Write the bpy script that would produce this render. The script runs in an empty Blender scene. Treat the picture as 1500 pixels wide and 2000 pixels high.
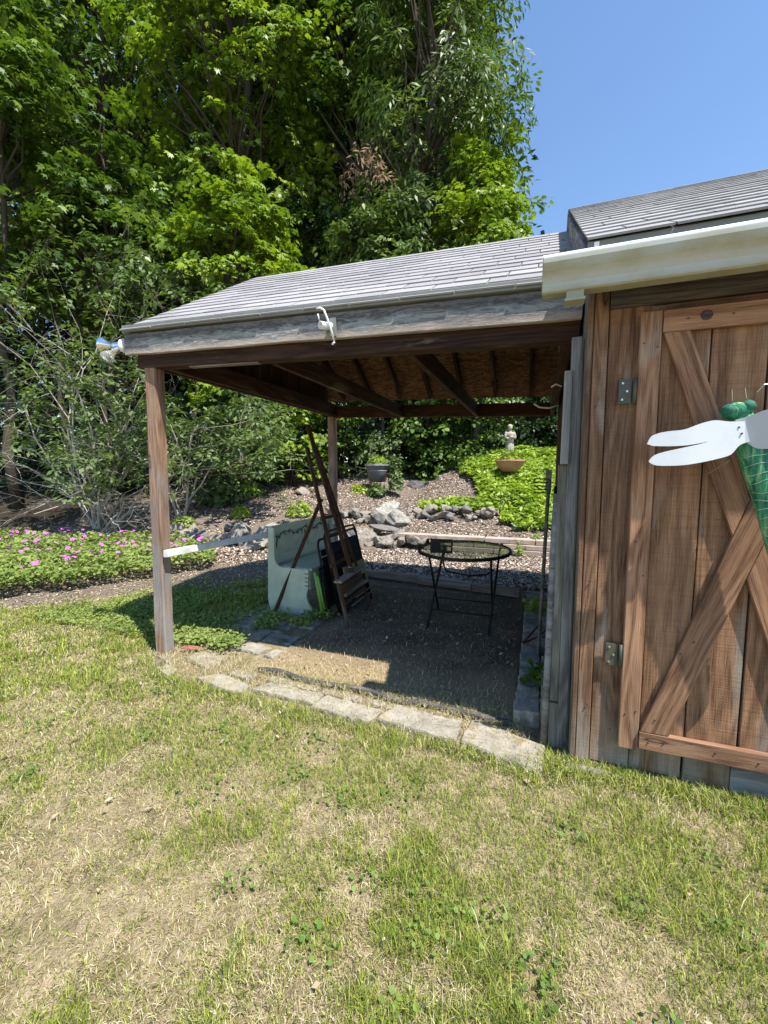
import bpy, bmesh, math, random
import numpy as np
from mathutils import Vector, Matrix, Euler, noise
R = math.radians
random.seed(7); rng = np.random.default_rng(7)
SC = bpy.context.scene; COL = SC.collection

# ------------------------------------------------------------------ camera, sky, sun, exposure
cam_d = bpy.data.cameras.new('camera'); cam = bpy.data.objects.new('camera', cam_d); COL.objects.link(cam)
cam_d.sensor_fit = 'HORIZONTAL'; cam_d.sensor_width = 36; cam_d.lens = 19.56; cam_d.clip_start = .05; cam_d.clip_end = 600
cam.location = (0, 0, 1.4); cam.rotation_euler = (R(90 - 5.258), 0, R(20.315)); SC.camera = cam
SUNV = Vector((.46, -.235, 1)).normalized()          # towards the sun
sel = math.asin(SUNV.z); saz = math.atan2(SUNV.x, SUNV.y)
W = bpy.data.worlds.new('World'); SC.world = W; W.use_nodes = True
wn = W.node_tree.nodes; wl = W.node_tree.links
bg = wn['Background']; bg.inputs[1].default_value = .12
sky = wn.new('ShaderNodeTexSky'); sky.sky_type = 'NISHITA'; sky.sun_disc = False
sky.sun_elevation = sel; sky.sun_rotation = saz; sky.air_density = 1.3; sky.dust_density = 0; sky.ozone_density = 6.0
wl.new(sky.outputs[0], bg.inputs[0])
sd = bpy.data.lights.new('sun', 'SUN'); sd.energy = 5.0; sd.angle = R(.53); sd.color = (1, .945, .85)
sun = bpy.data.objects.new('sun', sd); COL.objects.link(sun); sun.rotation_euler = SUNV.to_track_quat('Z', 'Y').to_euler(); sun.location = SUNV * 30
VS = SC.view_settings; VS.view_transform = 'Standard'; VS.look = 'None'; VS.exposure = .88; VS.gamma = 1; VS.use_curve_mapping = False
SC.cycles.max_bounces = 6; SC.cycles.diffuse_bounces = 3; SC.cycles.transparent_max_bounces = 8

# ------------------------------------------------------------------ helpers
MW = {}
def reg(o, mw): MW[o.name] = mw.copy(); return o
def attach(o, mw, parent=None):
    COL.objects.link(o)
    if parent is not None:
        o.parent = parent; o.matrix_parent_inverse = MW[parent.name].inverted()
    o.matrix_basis = mw
    return reg(o, mw)
def tag(o, label=None, cat=None, group=None, kind=None):
    if label: o['label'] = label
    if cat: o['category'] = cat
    if group: o['group'] = group
    if kind: o['kind'] = kind
    return o
def empty(name, loc, label, cat, group=None, rz=0):
    o = bpy.data.objects.new(name, None); o.empty_display_size = .1
    attach(o, Matrix.Translation(loc) @ Matrix.Rotation(rz, 4, 'Z')); return tag(o, label, cat, group)
def mesh(name, V, Fc, m, smooth=False):
    me = bpy.data.meshes.new(name); me.from_pydata([tuple(v) for v in V], [], Fc); me.update()
    if m: me.materials.append(m)
    if smooth: me.polygons.foreach_set('use_smooth', [True] * len(me.polygons))
    return me
def obj(name, me, parent=None, mw=None, **k):
    o = bpy.data.objects.new(name, me); attach(o, mw or Matrix.Identity(4), parent); return tag(o, **k)
def world_obj(name, V, Fc, m, parent=None, origin=None, smooth=False, **k):
    V = [Vector(v) for v in V]
    if origin is None:
        origin = sum(V, Vector()) / len(V)
    origin = Vector(origin)
    return obj(name, mesh(name, [v - origin for v in V], Fc, m, smooth), parent, Matrix.Translation(origin), **k)
def bm_mesh(name, bm, m, smooth=False):
    me = bpy.data.meshes.new(name); bm.to_mesh(me); bm.free()
    if m: me.materials.append(m)
    if smooth: me.polygons.foreach_set('use_smooth', [True] * len(me.polygons))
    return me
def frame(p0, p1, n):
    p0 = Vector(p0); p1 = Vector(p1); x = (p1 - p0).normalized(); n = Vector(n)
    z = (n - x * n.dot(x)).normalized(); y = z.cross(x)
    M = Matrix((x, y, z)).transposed().to_4x4(); M.translation = (p0 + p1) / 2; return M
def board_mesh(name, L, w, t, m, wob=.0015, seg=.35, ch=.0025):
    n = max(1, int(L / seg)); V = []; Fc = []
    ch = min(ch, t * .3, w * .3); so = random.random() * 99
    for i in range(n + 1):
        x = -L / 2 + L * i / n
        a = wob * noise.noise((x * 3, so, 0)); b = wob * noise.noise((x * 3, so + 9, 0)); c = wob * .6 * noise.noise((x * 3, so, 7))
        Y, Z = w / 2, t / 2
        for (y, z) in ((-Y + ch, -Z), (Y - ch, -Z), (Y, -Z + ch), (Y, Z - ch), (Y - ch, Z), (-Y + ch, Z), (-Y, Z - ch), (-Y, -Z + ch)):
            V.append((x, y + (a if y > 0 else b), z + c))
    for i in range(n):
        for k in range(8):
            Fc.append((i * 8 + k, i * 8 + (k + 1) % 8, i * 8 + 8 + (k + 1) % 8, i * 8 + 8 + k))
    Fc.append(tuple(range(7, -1, -1))); Fc.append(tuple(n * 8 + k for k in range(8)))
    return mesh(name, V, Fc, m)
def board(name, p0, p1, w, t, n, m, parent=None, **k):
    kk = {q: k.pop(q) for q in ('wob', 'seg', 'ch') if q in k}
    L = (Vector(p1) - Vector(p0)).length
    return obj(name, board_mesh(name, L, w, t, m, **kk), parent, frame(p0, p1, n), **k)
class MB:
    def __init__(s): s.V = []; s.F = []
    def box(s, lo, hi, M=None):
        b = len(s.V); lo = Vector(lo); hi = Vector(hi)
        P = [Vector((x, y, z)) for x in (lo.x, hi.x) for y in (lo.y, hi.y) for z in (lo.z, hi.z)]
        if M: P = [M @ p for p in P]
        s.V += P
        s.F += [tuple(b + i for i in f) for f in ((0, 1, 3, 2), (4, 6, 7, 5), (0, 4, 5, 1), (2, 3, 7, 6), (0, 2, 6, 4), (1, 5, 7, 3))]
    def tube(s, pts, r, k=6, cap=True):
        pts = [Vector(p) for p in pts]; n = len(pts); b = len(s.V)
        rr = r if isinstance(r, (list, tuple)) else [r] * n
        up = None
        for i, p in enumerate(pts):
            d = (pts[min(i + 1, n - 1)] - pts[max(i - 1, 0)]).normalized()
            if up is None: up = d.orthogonal().normalized()
            up = (up - d * up.dot(d)); up = up.normalized() if up.length > 1e-5 else d.orthogonal().normalized()
            q = d.cross(up)
            for j in range(k):
                a = 2 * math.pi * j / k; s.V.append(p + (up * math.cos(a) + q * math.sin(a)) * rr[i])
        for i in range(n - 1):
            for j in range(k):
                s.F.append((b + i * k + j, b + i * k + (j + 1) % k, b + (i + 1) * k + (j + 1) % k, b + (i + 1) * k + j))
        if cap:
            s.F.append(tuple(b + j for j in range(k - 1, -1, -1))); s.F.append(tuple(b + (n - 1) * k + j for j in range(k)))
    def lathe(s, prof, M=None, k=24):
        b = len(s.V)
        for (r, z) in prof:
            for j in range(k):
                a = 2 * math.pi * j / k; p = Vector((r * math.cos(a), r * math.sin(a), z)); s.V.append(M @ p if M else p)
        for i in range(len(prof) - 1):
            for j in range(k):
                s.F.append((b + i * k + j, b + i * k + (j + 1) % k, b + (i + 1) * k + (j + 1) % k, b + (i + 1) * k + j))
    def prism(s, poly, M, t):
        """polygon in local xy, extruded -t/2..t/2 along local z"""
        b = len(s.V); n = len(poly)
        for z in (-t / 2, t / 2):
            for (x, y) in poly: s.V.append(M @ Vector((x, y, z)))
        s.F.append(tuple(b + i for i in range(n - 1, -1, -1))); s.F.append(tuple(b + n + i for i in range(n)))
        for i in range(n): s.F.append((b + i, b + (i + 1) % n, b + n + (i + 1) % n, b + n + i))
    def build(s, name, m, parent=None, smooth=False, origin=None, **k):
        return world_obj(name, s.V, s.F, m, parent, origin, smooth, **k)

# ------------------------------------------------------------------ terrain height
def sm(a, b, t):
    t = np.clip((t - a) / (b - a), 0, 1); return t * t * (3 - 2 * t)
def yr(x): return np.interp(x, [-6.5, -4.6, -3.2, 3], [6.5, 6.5, 7.55, 7.55])
def H(x, y):
    x = np.asarray(x, float); y = np.asarray(y, float)
    d = y - yr(x); st = .27 * sm(-2.9, -2.5, x) + .14 * (1 - sm(-2.9, -2.5, x))
    sl = .25 + .07 * sm(-3.4, -1.5, x)
    z = st * sm(0.03, .12, d) + sl * np.clip(d - .2, 0, 4.9) + .04 * np.clip(d - 5.1, 0, 40)
    return z
def Hf(x, y): return float(H(x, y))
# value noise
_h = rng.random((256, 256))
def vn(x, y, s=1.0, o=0):
    x = np.asarray(x) * s + 100.3 + o * 17.1; y = np.asarray(y) * s + 100.7 + o * 9.7
    i = np.floor(x).astype(int); j = np.floor(y).astype(int); fx = x - i; fy = y - j
    fx = fx * fx * (3 - 2 * fx); fy = fy * fy * (3 - 2 * fy)
    g = lambda a, b: _h[a % 256, b % 256]
    return (g(i, j) * (1 - fx) + g(i + 1, j) * fx) * (1 - fy) + (g(i, j + 1) * (1 - fx) + g(i + 1, j + 1) * fx) * fy
def fbm(x, y, s, o=0):
    x = np.asarray(x); y = np.asarray(y); r = lambda a: (x * math.cos(a) - y * math.sin(a), x * math.sin(a) + y * math.cos(a))
    wx = (vn(x, y, s * 1.7, o + 5) - .5) * .5 / s; wy = (vn(x, y, s * 1.7, o + 6) - .5) * .5 / s; f = 0
    for k, (w, m, a) in enumerate(((.42, 1, .6), (.26, 2.1, 1.5), (.18, 4.3, 2.3), (.14, 8.9, .2))):
        p, q = r(a); f = f + w * vn(p + wx, q + wy, s * m, o + k)
    return f

# ------------------------------------------------------------------ material helpers
class NT:
    def __init__(s, name):
        s.m = bpy.data.materials.new(name); s.m.use_nodes = True; s.t = s.m.node_tree; s.n = s.t.nodes; s.l = s.t.links
        s.b = s.n['Principled BSDF']; s.out = s.n['Material Output']
    def N(s, t, **k):
        n = s.n.new('ShaderNode' + t)
        for a, v in k.items(): setattr(n, a, v)
        return n
    def put(s, sock, v):
        if hasattr(v, 'is_output') or isinstance(v, bpy.types.NodeSocket): s.l.new(v, sock)
        else:
            if isinstance(v, (tuple, list)) and len(v) == 3 and sock.type == 'RGBA': v = (*v, 1)
            sock.default_value = v
    def coord(s, kind='Object', scale=(1, 1, 1), rnd=False):
        tc = s.N('TexCoord').outputs[kind]
        if rnd:
            oi = s.N('ObjectInfo').outputs['Random']; mu = s.N('Math', operation='MULTIPLY'); s.l.new(oi, mu.inputs[0]); mu.inputs[1].default_value = 37
            ad = s.N('VectorMath', operation='ADD'); s.l.new(tc, ad.inputs[0]); s.l.new(mu.outputs[0], ad.inputs[1]); tc = ad.outputs[0]
        mp = s.N('Mapping'); s.l.new(tc, mp.inputs[0]); mp.inputs['Scale'].default_value = scale
        return mp.outputs[0]
    def pos(s, scale=(1, 1, 1)):
        g = s.N('NewGeometry').outputs['Position']; mp = s.N('Mapping'); s.l.new(g, mp.inputs[0]); mp.inputs['Scale'].default_value = scale; return mp.outputs[0]
    def noise(s, v, sc=5, det=4, rough=.55, dist=0):
        n = s.N('TexNoise'); s.l.new(v, n.inputs['Vector']); n.inputs['Scale'].default_value = sc; n.inputs['Detail'].default_value = det
        n.inputs['Roughness'].default_value = rough; n.inputs['Distortion'].default_value = dist; return n.outputs[0]
    def vor(s, v, sc=5, feat='F1', out='Distance'):
        n = s.N('TexVoronoi', feature=feat); s.l.new(v, n.inputs['Vector']); n.inputs['Scale'].default_value = sc; return n.outputs[out]
    def ramp(s, f, stops, interp='LINEAR'):
        n = s.N('ValToRGB'); n.color_ramp.interpolation = interp; s.l.new(f, n.inputs[0]); e = n.color_ramp.elements
        while len(e) < len(stops): e.new(.5)
        for q, (p, c) in zip(e, stops): q.position = p; q.color = (*c, 1) if len(c) == 3 else c
        return n.outputs[0]
    def rng(s, f, a, b, c=0, d=1):
        n = s.N('MapRange'); s.l.new(f, n.inputs[0])
        for i, v in enumerate((a, b, c, d)): n.inputs[i + 1].default_value = v
        return n.outputs[0]
    def mix(s, f, a, b, mode='MIX'):
        n = s.N('Mix', data_type='RGBA', blend_type=mode); s.put(n.inputs[0], f); s.put(n.inputs[6], a); s.put(n.inputs[7], b); return n.outputs[2]
    def math(s, op, a, b=0, clamp=False):
        n = s.N('Math', operation=op); n.use_clamp = clamp; s.put(n.inputs[0], a); s.put(n.inputs[1], b); return n.outputs[0]
    def bump(s, h, st=.3, dist=.01):
        n = s.N('Bump'); s.l.new(h, n.inputs['Height']); n.inputs['Strength'].default_value = st; n.inputs['Distance'].default_value = dist
        s.l.new(n.outputs[0], s.b.inputs['Normal'])
    def fin(s, col, rough=.8, spec=.3, metal=0):
        s.put(s.b.inputs['Base Color'], col); s.put(s.b.inputs['Roughness'], rough); s.b.inputs['Specular IOR Level'].default_value = spec; s.b.inputs['Metallic'].default_value = metal
        return s.m
def wood(name, dark, mid, light, grey=(.3, .29, .27), weather=.3, low=None, saw=0, knots=True, bump=.5):
    t = NT(name); c = t.coord('Object', (1, 1, 1), True)
    def mp(sc):
        m = t.N('Mapping'); t.l.new(c, m.inputs[0]); m.inputs['Scale'].default_value = sc; return m.outputs[0]
    broad = t.noise(mp((.9, 13, 13)), 1.0, 5, .6, 1.0)
    fine = t.noise(mp((7, 230, 230)), 1.0, 5, .72, .2)
    ringw = t.noise(mp((.5, 5, 5)), 1.0, 2, .5, .6)
    ring = t.math('SINE', t.math('MULTIPLY', ringw, 70.0)); ring = t.rng(ring, -1, 1)
    f = t.math('ADD', t.math('MULTIPLY', broad, .36), t.math('ADD', t.math('MULTIPLY', fine, .66), t.math('MULTIPLY', ring, .13)))
    col = t.ramp(f, [(.42, dark), (.565, mid), (.71, light)])
    w = t.noise(mp((1.1, 6, 6)), 1.3, 4, .6, .8)
    wm = t.rng(w, .62 - weather * .5, .75 - weather * .35)
    if low:
        z = t.N('SeparateXYZ'); t.l.new(t.pos(), z.inputs[0]); lo = t.rng(z.outputs[2], low, 0.0)
        wm = t.math('ADD', wm, t.math('MULTIPLY', lo, t.rng(w, .3, .55)), True)
    gcol = t.mix(fine, tuple(g * .55 for g in grey), tuple(g * 1.25 for g in grey))
    col = t.mix(wm, col, gcol)
    rp = t.noise(t.pos((1, 1, 1)), 2.3, 3); col = t.mix(t.rng(rp, .35, .7, 0, .35), col, tuple(x * .55 for x in dark))
    oi = t.N('ObjectInfo').outputs['Random']; hs = t.N('HueSaturation'); t.l.new(col, hs.inputs['Color']); t.l.new(t.rng(oi, 0, 1, .8, 1.2), hs.inputs['Value']); col = hs.outputs[0]
    hgt = t.math('ADD', fine, t.math('MULTIPLY', ring, .25))
    if saw:
        sw = t.noise(mp((190, 5, 5)), 1.0, 3, .6); col = t.mix(t.rng(sw, .46, .68, 0, saw), col, tuple(x * .85 for x in dark)); hgt = t.math('ADD', hgt, t.math('MULTIPLY', sw, saw * 1.6))
    if knots:
        v = t.vor(mp((1.5, 6.5, 0)), 1.0); k = t.rng(v, .13, .07); kr = t.rng(t.math('SINE', t.math('MULTIPLY', v, 110.0)), -1, 1, .3, .85); col = t.mix(t.math('MULTIPLY', k, kr), col, tuple(x * .4 for x in dark))
    t.bump(hgt, bump, .008)
    return t.fin(col, .82, .25)
M = {}
M['door'] = wood('door_wood', (.10, .052, .029), (.27, .145, .078), (.41, .235, .13), (.32, .29, .25), .1, saw=.28)
M['brace'] = wood('brace_wood', (.11, .055, .032), (.295, .158, .09), (.43, .25, .15), (.32, .29, .25), .02, bump=.4)
M['shedwall'] = wood('shed_board_wood', (.08, .043, .026), (.20, .112, .064), (.32, .19, .115), (.36, .30, .24), .12, low=.32, saw=.28)
M['grey'] = wood('weathered_grey_wood', (.09, .085, .08), (.20, .195, .185), (.33, .32, .30), (.42, .43, .43), .3)
M['fascia'] = wood('fascia_wood', (.05, .045, .045), (.16, .15, .145), (.36, .33, .31), (.42, .42, .42), .45, bump=.9)
def fascia_mat():
    t = NT('weathered_fascia_paint'); c = t.coord('Object'); m1 = t.N('Mapping'); t.l.new(c, m1.inputs[0]); m1.inputs['Scale'].default_value = (7, 34, 34)
    n = t.noise(m1.outputs[0], 1, 5, .7, 1.4); m2 = t.N('Mapping'); t.l.new(c, m2.inputs[0]); m2.inputs['Scale'].default_value = (14, 260, 260); f = t.noise(m2.outputs[0], 1, 5, .75)
    y = t.N('SeparateXYZ'); t.l.new(c, y.inputs[0]); v = t.math('ADD', t.math('MULTIPLY', t.rng(y.outputs[1], -.074, .074), .55), t.math('ADD', t.math('MULTIPLY', n, .55), t.math('MULTIPLY', f, .22)))
    col = t.ramp(v, [(.38, (.55, .48, .42)), (.50, (.42, .37, .33)), (.56, (.19, .20, .20)), (.63, (.48, .50, .48)), (.73, (.25, .26, .25)), (.81, (.09, .085, .08)), (.90, (.26, .25, .235)), (.98, (.08, .075, .07))])
    x = t.noise(c, 1.6, 4); col = t.mix(t.rng(x, .42, .7, 0, .45), col, (.08, .072, .068)); t.bump(t.math('ADD', n, f), .9, .012); return t.fin(col, .85, .2)
M['fasciab'] = fascia_mat()
M['olive'] = wood('mossy_grey_wood', (.075, .07, .055), (.17, .165, .13), (.26, .25, .20), (.33, .33, .30), .15, low=.3)
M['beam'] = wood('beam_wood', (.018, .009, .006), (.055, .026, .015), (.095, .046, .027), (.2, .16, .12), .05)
M['post'] = wood('post_wood', (.15, .085, .055), (.33, .20, .13), (.46, .31, .215), (.34, .32, .31), .30, low=.9, bump=.9)
M['timber'] = wood('landscape_timber_wood', (.10, .075, .055), (.22, .17, .13), (.32, .27, .22), (.34, .33, .31), .3)
M['easel'] = wood('easel_wood', (.03, .014, .009), (.085, .042, .024), (.15, .078, .045), (.2, .17, .14), .1, knots=False)
M['log'] = wood('blackish_wood', (.04, .03, .025), (.10, .075, .06), (.16, .13, .11), (.2, .19, .18), .2)

def simple(name, col, rough=.6, spec=.4, metal=0, var=.25, sc=8, bump=.1, dirt=None, dsc=3):
    t = NT(name); c = t.coord('Object', (1, 1, 1), True); n = t.noise(c, sc, 5, .6)
    cc = t.mix(n, tuple(x * (1 - var) for x in col), tuple(min(1, x * (1 + var)) for x in col))
    if dirt: cc = t.mix(t.rng(t.noise(c, dsc, 5, .65), .48, .72, 0, .8), cc, dirt)
    if bump: t.bump(t.noise(c, sc * 6, 4), bump, .004)
    return t.fin(cc, rough, spec, metal)
M['black'] = simple('black_metal', (.008, .008, .009), .6, .3, 0, .3, 10, .05)
M['blackfab'] = simple('black_fabric', (.014, .014, .016), .9, .2, 0, .4, 30, .2)
M['navy'] = simple('navy_fabric', (.012, .018, .06), .9, .2)
M['yellowish'] = simple('faded_yellow_print', (.22, .17, .06), .7)
M['lime'] = simple('lime_green_plastic', (.16, .34, .045), .5, .5, 0, .12)
M['mint'] = simple('mint_green_paint', (.48, .53, .41), .5, .4, 0, .06, 5, .05, (.24, .30, .23), 2.2)
M['vine'] = simple('dark_green_stencil_paint', (.045, .07, .055), .7)
M['white'] = simple('white_painted_metal', (.80, .81, .82), .4, .5, 0, .04, 6, .03, (.62, .64, .66), 9)
M['wing2'] = simple('grey_plywood', (.26, .29, .31), .6, .3, 0, .08, 5, .12)  # mirrored wing only: one even grey, darker than the other wing
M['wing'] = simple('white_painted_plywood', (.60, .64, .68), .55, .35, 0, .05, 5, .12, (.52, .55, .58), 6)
M['wrail'] = simple('white_painted_rail', (.72, .74, .76), .6, .3, 0, .08, 8, .1, (.4, .4, .38), 6)
M['drip'] = simple('drip_edge_metal', (.20, .21, .19), .55, .4, .2, .15, 6, .05, (.26, .26, .22), 5)
M['chrome'] = simple('chrome', (.75, .77, .8), .15, .5, 1, .05, 5, 0)
M['hinge'] = simple('galvanised_hinge', (.085, .10, .085), .6, .4, .4, .3, 30, .1, (.16, .1, .05), 20)
M['nail'] = simple('rusty_nail', (.10, .07, .05), .6, .4, .6)
M['terracotta'] = simple('terracotta', (.42, .20, .13), .8, .2, 0, .15, 8, .15, (.5, .33, .26), 4)
M['tub'] = simple('black_plastic_tub', (.10, .105, .13), .5, .4, 0, .2, 8, .05, (.16, .15, .12), 5)
M['statue'] = simple('cast_stone', (.40, .36, .30), .9, .2, 0, .2, 14, .4, (.25, .23, .19), 6)
M['red'] = simple('red_clay', (.26, .10, .07), .8)
M['cord'] = simple('red_rubber', (.13, .025, .018), .6)
M['void'] = simple('dark_shed_interior', (.03, .022, .018), .9)
M['bark'] = simple('tree_bark', (.075, .062, .048), .95, .1, 0, .4, 12, .8)
M['twig'] = simple('pale_bare_twig', (.46, .42, .36), .9, .1, 0, .3, 12, .3)
M['stem'] = simple('green_stem', (.10, .13, .05), .8, .2)
M['pink'] = simple('magenta_petal', (.62, .13, .60), .6, .2, 0, .25)
M['clay'] = simple('straw_debris', (.50, .39, .22), .9, .1, 0, .4, 40, .1)

def gutter_mat():
    t = NT('stained_white_gutter'); p = t.pos((3, 3, 30)); n = t.noise(p, 1.3, 5, .6, .4)
    z = t.N('SeparateXYZ'); t.l.new(t.pos(), z.inputs[0])
    f = t.math('ADD', t.math('MULTIPLY', t.math('PINGPONG', t.rng(z.outputs[2], 2.25, 2.13, 0, 3), 1.0), .30), t.math('MULTIPLY', t.noise(t.pos((4, 4, 9)), 1.3, 4, .6), .8))
    c = t.ramp(f, [(.36, (.41, .44, .43)), (.52, (.38, .40, .35)), (.72, (.31, .30, .20))]); c = t.mix(t.rng(z.outputs[2], 2.247, 2.252), c, (.78, .80, .82))
    s = t.noise(t.pos((60, 60, 3)), 1, 3); c = t.mix(t.rng(s, .62, .8, 0, .5), c, (.3, .3, .22))
    return t.fin(c, .42, .5)
M['gutter'] = gutter_mat()
def shingle_mat(name, col, blot=.3):
    t = NT(name); p = t.pos(); g = t.noise(p, 260, 2, .7); b = t.noise(p, 2.2, 5, .65)
    oi = t.N('ObjectInfo').outputs['Random']
    c = t.mix(g, tuple(x * .45 for x in col), tuple(x * 1.55 for x in col))
    c = t.mix(t.rng(b, .4, .75, 0, blot), c, tuple(x * .45 for x in col))
    hs = t.N('HueSaturation'); t.l.new(c, hs.inputs['Color']); t.l.new(t.rng(oi, 0, 1, .84, 1.14), hs.inputs['Value'])
    t.bump(g, .35, .003); return t.fin(hs.outputs[0], .95, .15)
M['shingle'] = shingle_mat('asphalt_shingle', (.31, .302, .31))
M['shingle2'] = shingle_mat('older_asphalt_shingle', (.30, .30, .30), .4)
def osb_mat():
    t = NT('oriented_strand_board'); c = t.coord('Object', (14, 40, 14)); d = t.N('TexVoronoi', feature='F1'); t.l.new(c, d.inputs[0]); d.inputs['Scale'].default_value = 1.6
    s = t.N('SeparateColor'); t.l.new(d.outputs['Color'], s.inputs[0])
    col = t.ramp(s.outputs[0], [(0, (.07, .034, .016)), (.5, (.15, .078, .036)), (1, (.24, .135, .065))]); t.bump(s.outputs[1], .2, .003); return t.fin(col, .85, .2)
M['osb'] = osb_mat()
def stone_mat(name, cols, sc=6, moss=None, sp=.5):
    t = NT(name); c = t.coord('Object', (1, 1, 1), True); n = t.noise(c, sc, 6, .65, .3); g = t.noise(c, sc * 14, 3, .7)
    oi = t.N('ObjectInfo').outputs['Random']
    col = t.ramp(t.math('ADD', t.math('MULTIPLY', n, .7), t.math('MULTIPLY', g, .3)), [(.32, cols[0]), (.5, cols[1]), (.68, cols[2])])
    col = t.mix(t.math('MULTIPLY', oi, sp), col, cols[3] if len(cols) > 3 else cols[0])
    if moss: col = t.mix(t.rng(t.noise(c, 5, 5, .7), .52, .66, 0, .9), col, moss)
    t.bump(t.math('ADD', n, t.math('MULTIPLY', g, .4)), .8, .015); return t.fin(col, .9, .2)
M['rock'] = stone_mat('field_stone', [(.09, .078, .064), (.26, .235, .20), (.45, .42, .365), (.25, .21, .165)], 9)
M['rockdark'] = stone_mat('dark_field_stone', [(.06, .06, .06), (.16, .15, .15), (.30, .29, .28), (.2, .18, .15)], 7)
M['boulder'] = stone_mat('pale_boulder', [(.13, .12, .105), (.30, .285, .255), (.46, .44, .40)], 9, None, 0)
M['slab'] = stone_mat('granite_slab', [(.11, .10, .08), (.31, .285, .24), (.50, .465, .40), (.28, .25, .20)], 5, (.24, .19, .09), .3)
M['paver'] = stone_mat('concrete_paver', [(.17, .155, .14), (.26, .24, .215), (.34, .32, .29), (.24, .22, .2)], 6, (.10, .11, .05), .4)
M['block'] = stone_mat('retaining_block', [(.24, .18, .14), (.42, .34, .28), (.55, .47, .40), (.42, .36, .33)], 5, None, .6)

def leaf_mat(name, cols, trans=.35, rough=.45, tint=(1.15, 1.25, .5)):
    t = NT(name); a = t.N('Attribute', attribute_name='rnd').outputs['Fac']
    col = t.ramp(a, [(i / (len(cols) - 1), c) for i, c in enumerate(cols)])
    t.fin(col, rough, .35)
    tr = t.N('BsdfTranslucent'); t.l.new(t.mix(1.0, col, tint, 'MULTIPLY'), tr.inputs[0])
    mx = t.N('MixShader'); mx.inputs[0].default_value = trans; t.l.new(t.b.outputs[0], mx.inputs[1]); t.l.new(tr.outputs[0], mx.inputs[2]); t.l.new(mx.outputs[0], t.out.inputs[0])
    return t.m
M['maple'] = leaf_mat('bright_maple_leaf', [(.08, .14, .014), (.18, .28, .025), (.36, .44, .05)], .32)
M['oak'] = leaf_mat('deep_green_leaf', [(.03, .07, .011), (.075, .14, .018), (.20, .28, .035)], .28)
M['ash'] = leaf_mat('grey_green_ash_leaf', [(.045, .085, .022), (.10, .16, .04), (.20, .27, .075)], .32)
M['pale'] = leaf_mat('pale_dogwood_leaf', [(.06, .11, .03), (.12, .18, .06), (.20, .26, .10)], .3)
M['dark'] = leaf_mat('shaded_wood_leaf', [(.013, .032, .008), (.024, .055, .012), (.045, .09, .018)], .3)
M['brownleaf'] = leaf_mat('dead_brown_leaf', [(.14, .08, .045), (.24, .15, .09), (.34, .23, .15)], .2, .8, (1, .9, .7))
M['gcover'] = leaf_mat('pachysandra_leaf', [(.12, .20, .022), (.25, .36, .04), (.40, .50, .07)], .3)
M['gran'] = leaf_mat('geranium_leaf', [(.12, .18, .035), (.21, .28, .065), (.32, .38, .12)], .3, .7)
M['yplant'] = leaf_mat('yellow_green_leaf', [(.18, .25, .025), (.30, .38, .04), (.42, .48, .06)], .3)
M['weedleaf'] = leaf_mat('lawn_weed_leaf', [(.06, .12, .018), (.11, .19, .03), (.19, .27, .05)], .25, .6)
M['petal'] = leaf_mat('pink_petal', [(.50, .09, .42), (.62, .14, .55)], .3, .6, (1.2, 1, 1.2))
def attr_mat(name, rough=.8, trans=.25):
    t = NT(name); a = t.N('Attribute', attribute_name='col').outputs['Color']; t.fin(a, rough, .2)
    tr = t.N('BsdfTranslucent'); t.l.new(a, tr.inputs[0]); mx = t.N('MixShader'); mx.inputs[0].default_value = trans
    t.l.new(t.b.outputs[0], mx.inputs[1]); t.l.new(tr.outputs[0], mx.inputs[2]); t.l.new(mx.outputs[0], t.out.inputs[0]); return t.m
M['blade'] = attr_mat('grass_blade')
M['chip'] = attr_mat('mulch_chip', .9, .05)
def ground_mat():
    t = NT('ground_soil_and_turf'); p = t.pos(); z = t.N('SeparateColor'); a = t.N('Attribute', attribute_name='zone').outputs['Color']; t.l.new(a, z.inputs[0])
    n1 = t.noise(p, 1.7, 5, .6); n2 = t.noise(p, 60, 5, .7); n3 = t.noise(p, 14, 5, .65); n4 = t.noise(t.pos((190, 60, 60)), 1, 5, .8, 1.5)
    turf = t.ramp(t.math('ADD', t.math('MULTIPLY', n3, .35), t.math('MULTIPLY', n4, .65)), [(.40, (.13, .10, .06)), (.5, (.34, .27, .17)), (.64, (.52, .43, .29))])
    turf = t.mix(t.rng(t.noise(p, 6, 4, .7), .42, .62, 0, .5), turf, (.13, .12, .055))
    dirt = t.ramp(t.math('ADD', t.math('MULTIPLY', n3, .4), t.math('MULTIPLY', n2, .6)), [(.35, (.07, .056, .045)), (.52, (.19, .155, .125)), (.68, (.38, .31, .25))])
    grav = t.ramp(t.vor(p, 70, 'F1', 'Distance'), [(0, (.34, .28, .24)), (.4, (.17, .14, .125)), (1, (.05, .043, .04))])
    forest = t.ramp(n2, [(.35, (.018, .014, .010)), (.65, (.06, .048, .032))])
    c = t.mix(z.outputs[0], dirt, turf); c = t.mix(z.outputs[1], c, grav); c = t.mix(z.outputs[2], c, forest)
    t.bump(t.math('ADD', n2, n3), .7, .03); return t.fin(c, .95, .1)
M['ground'] = ground_mat()
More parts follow.
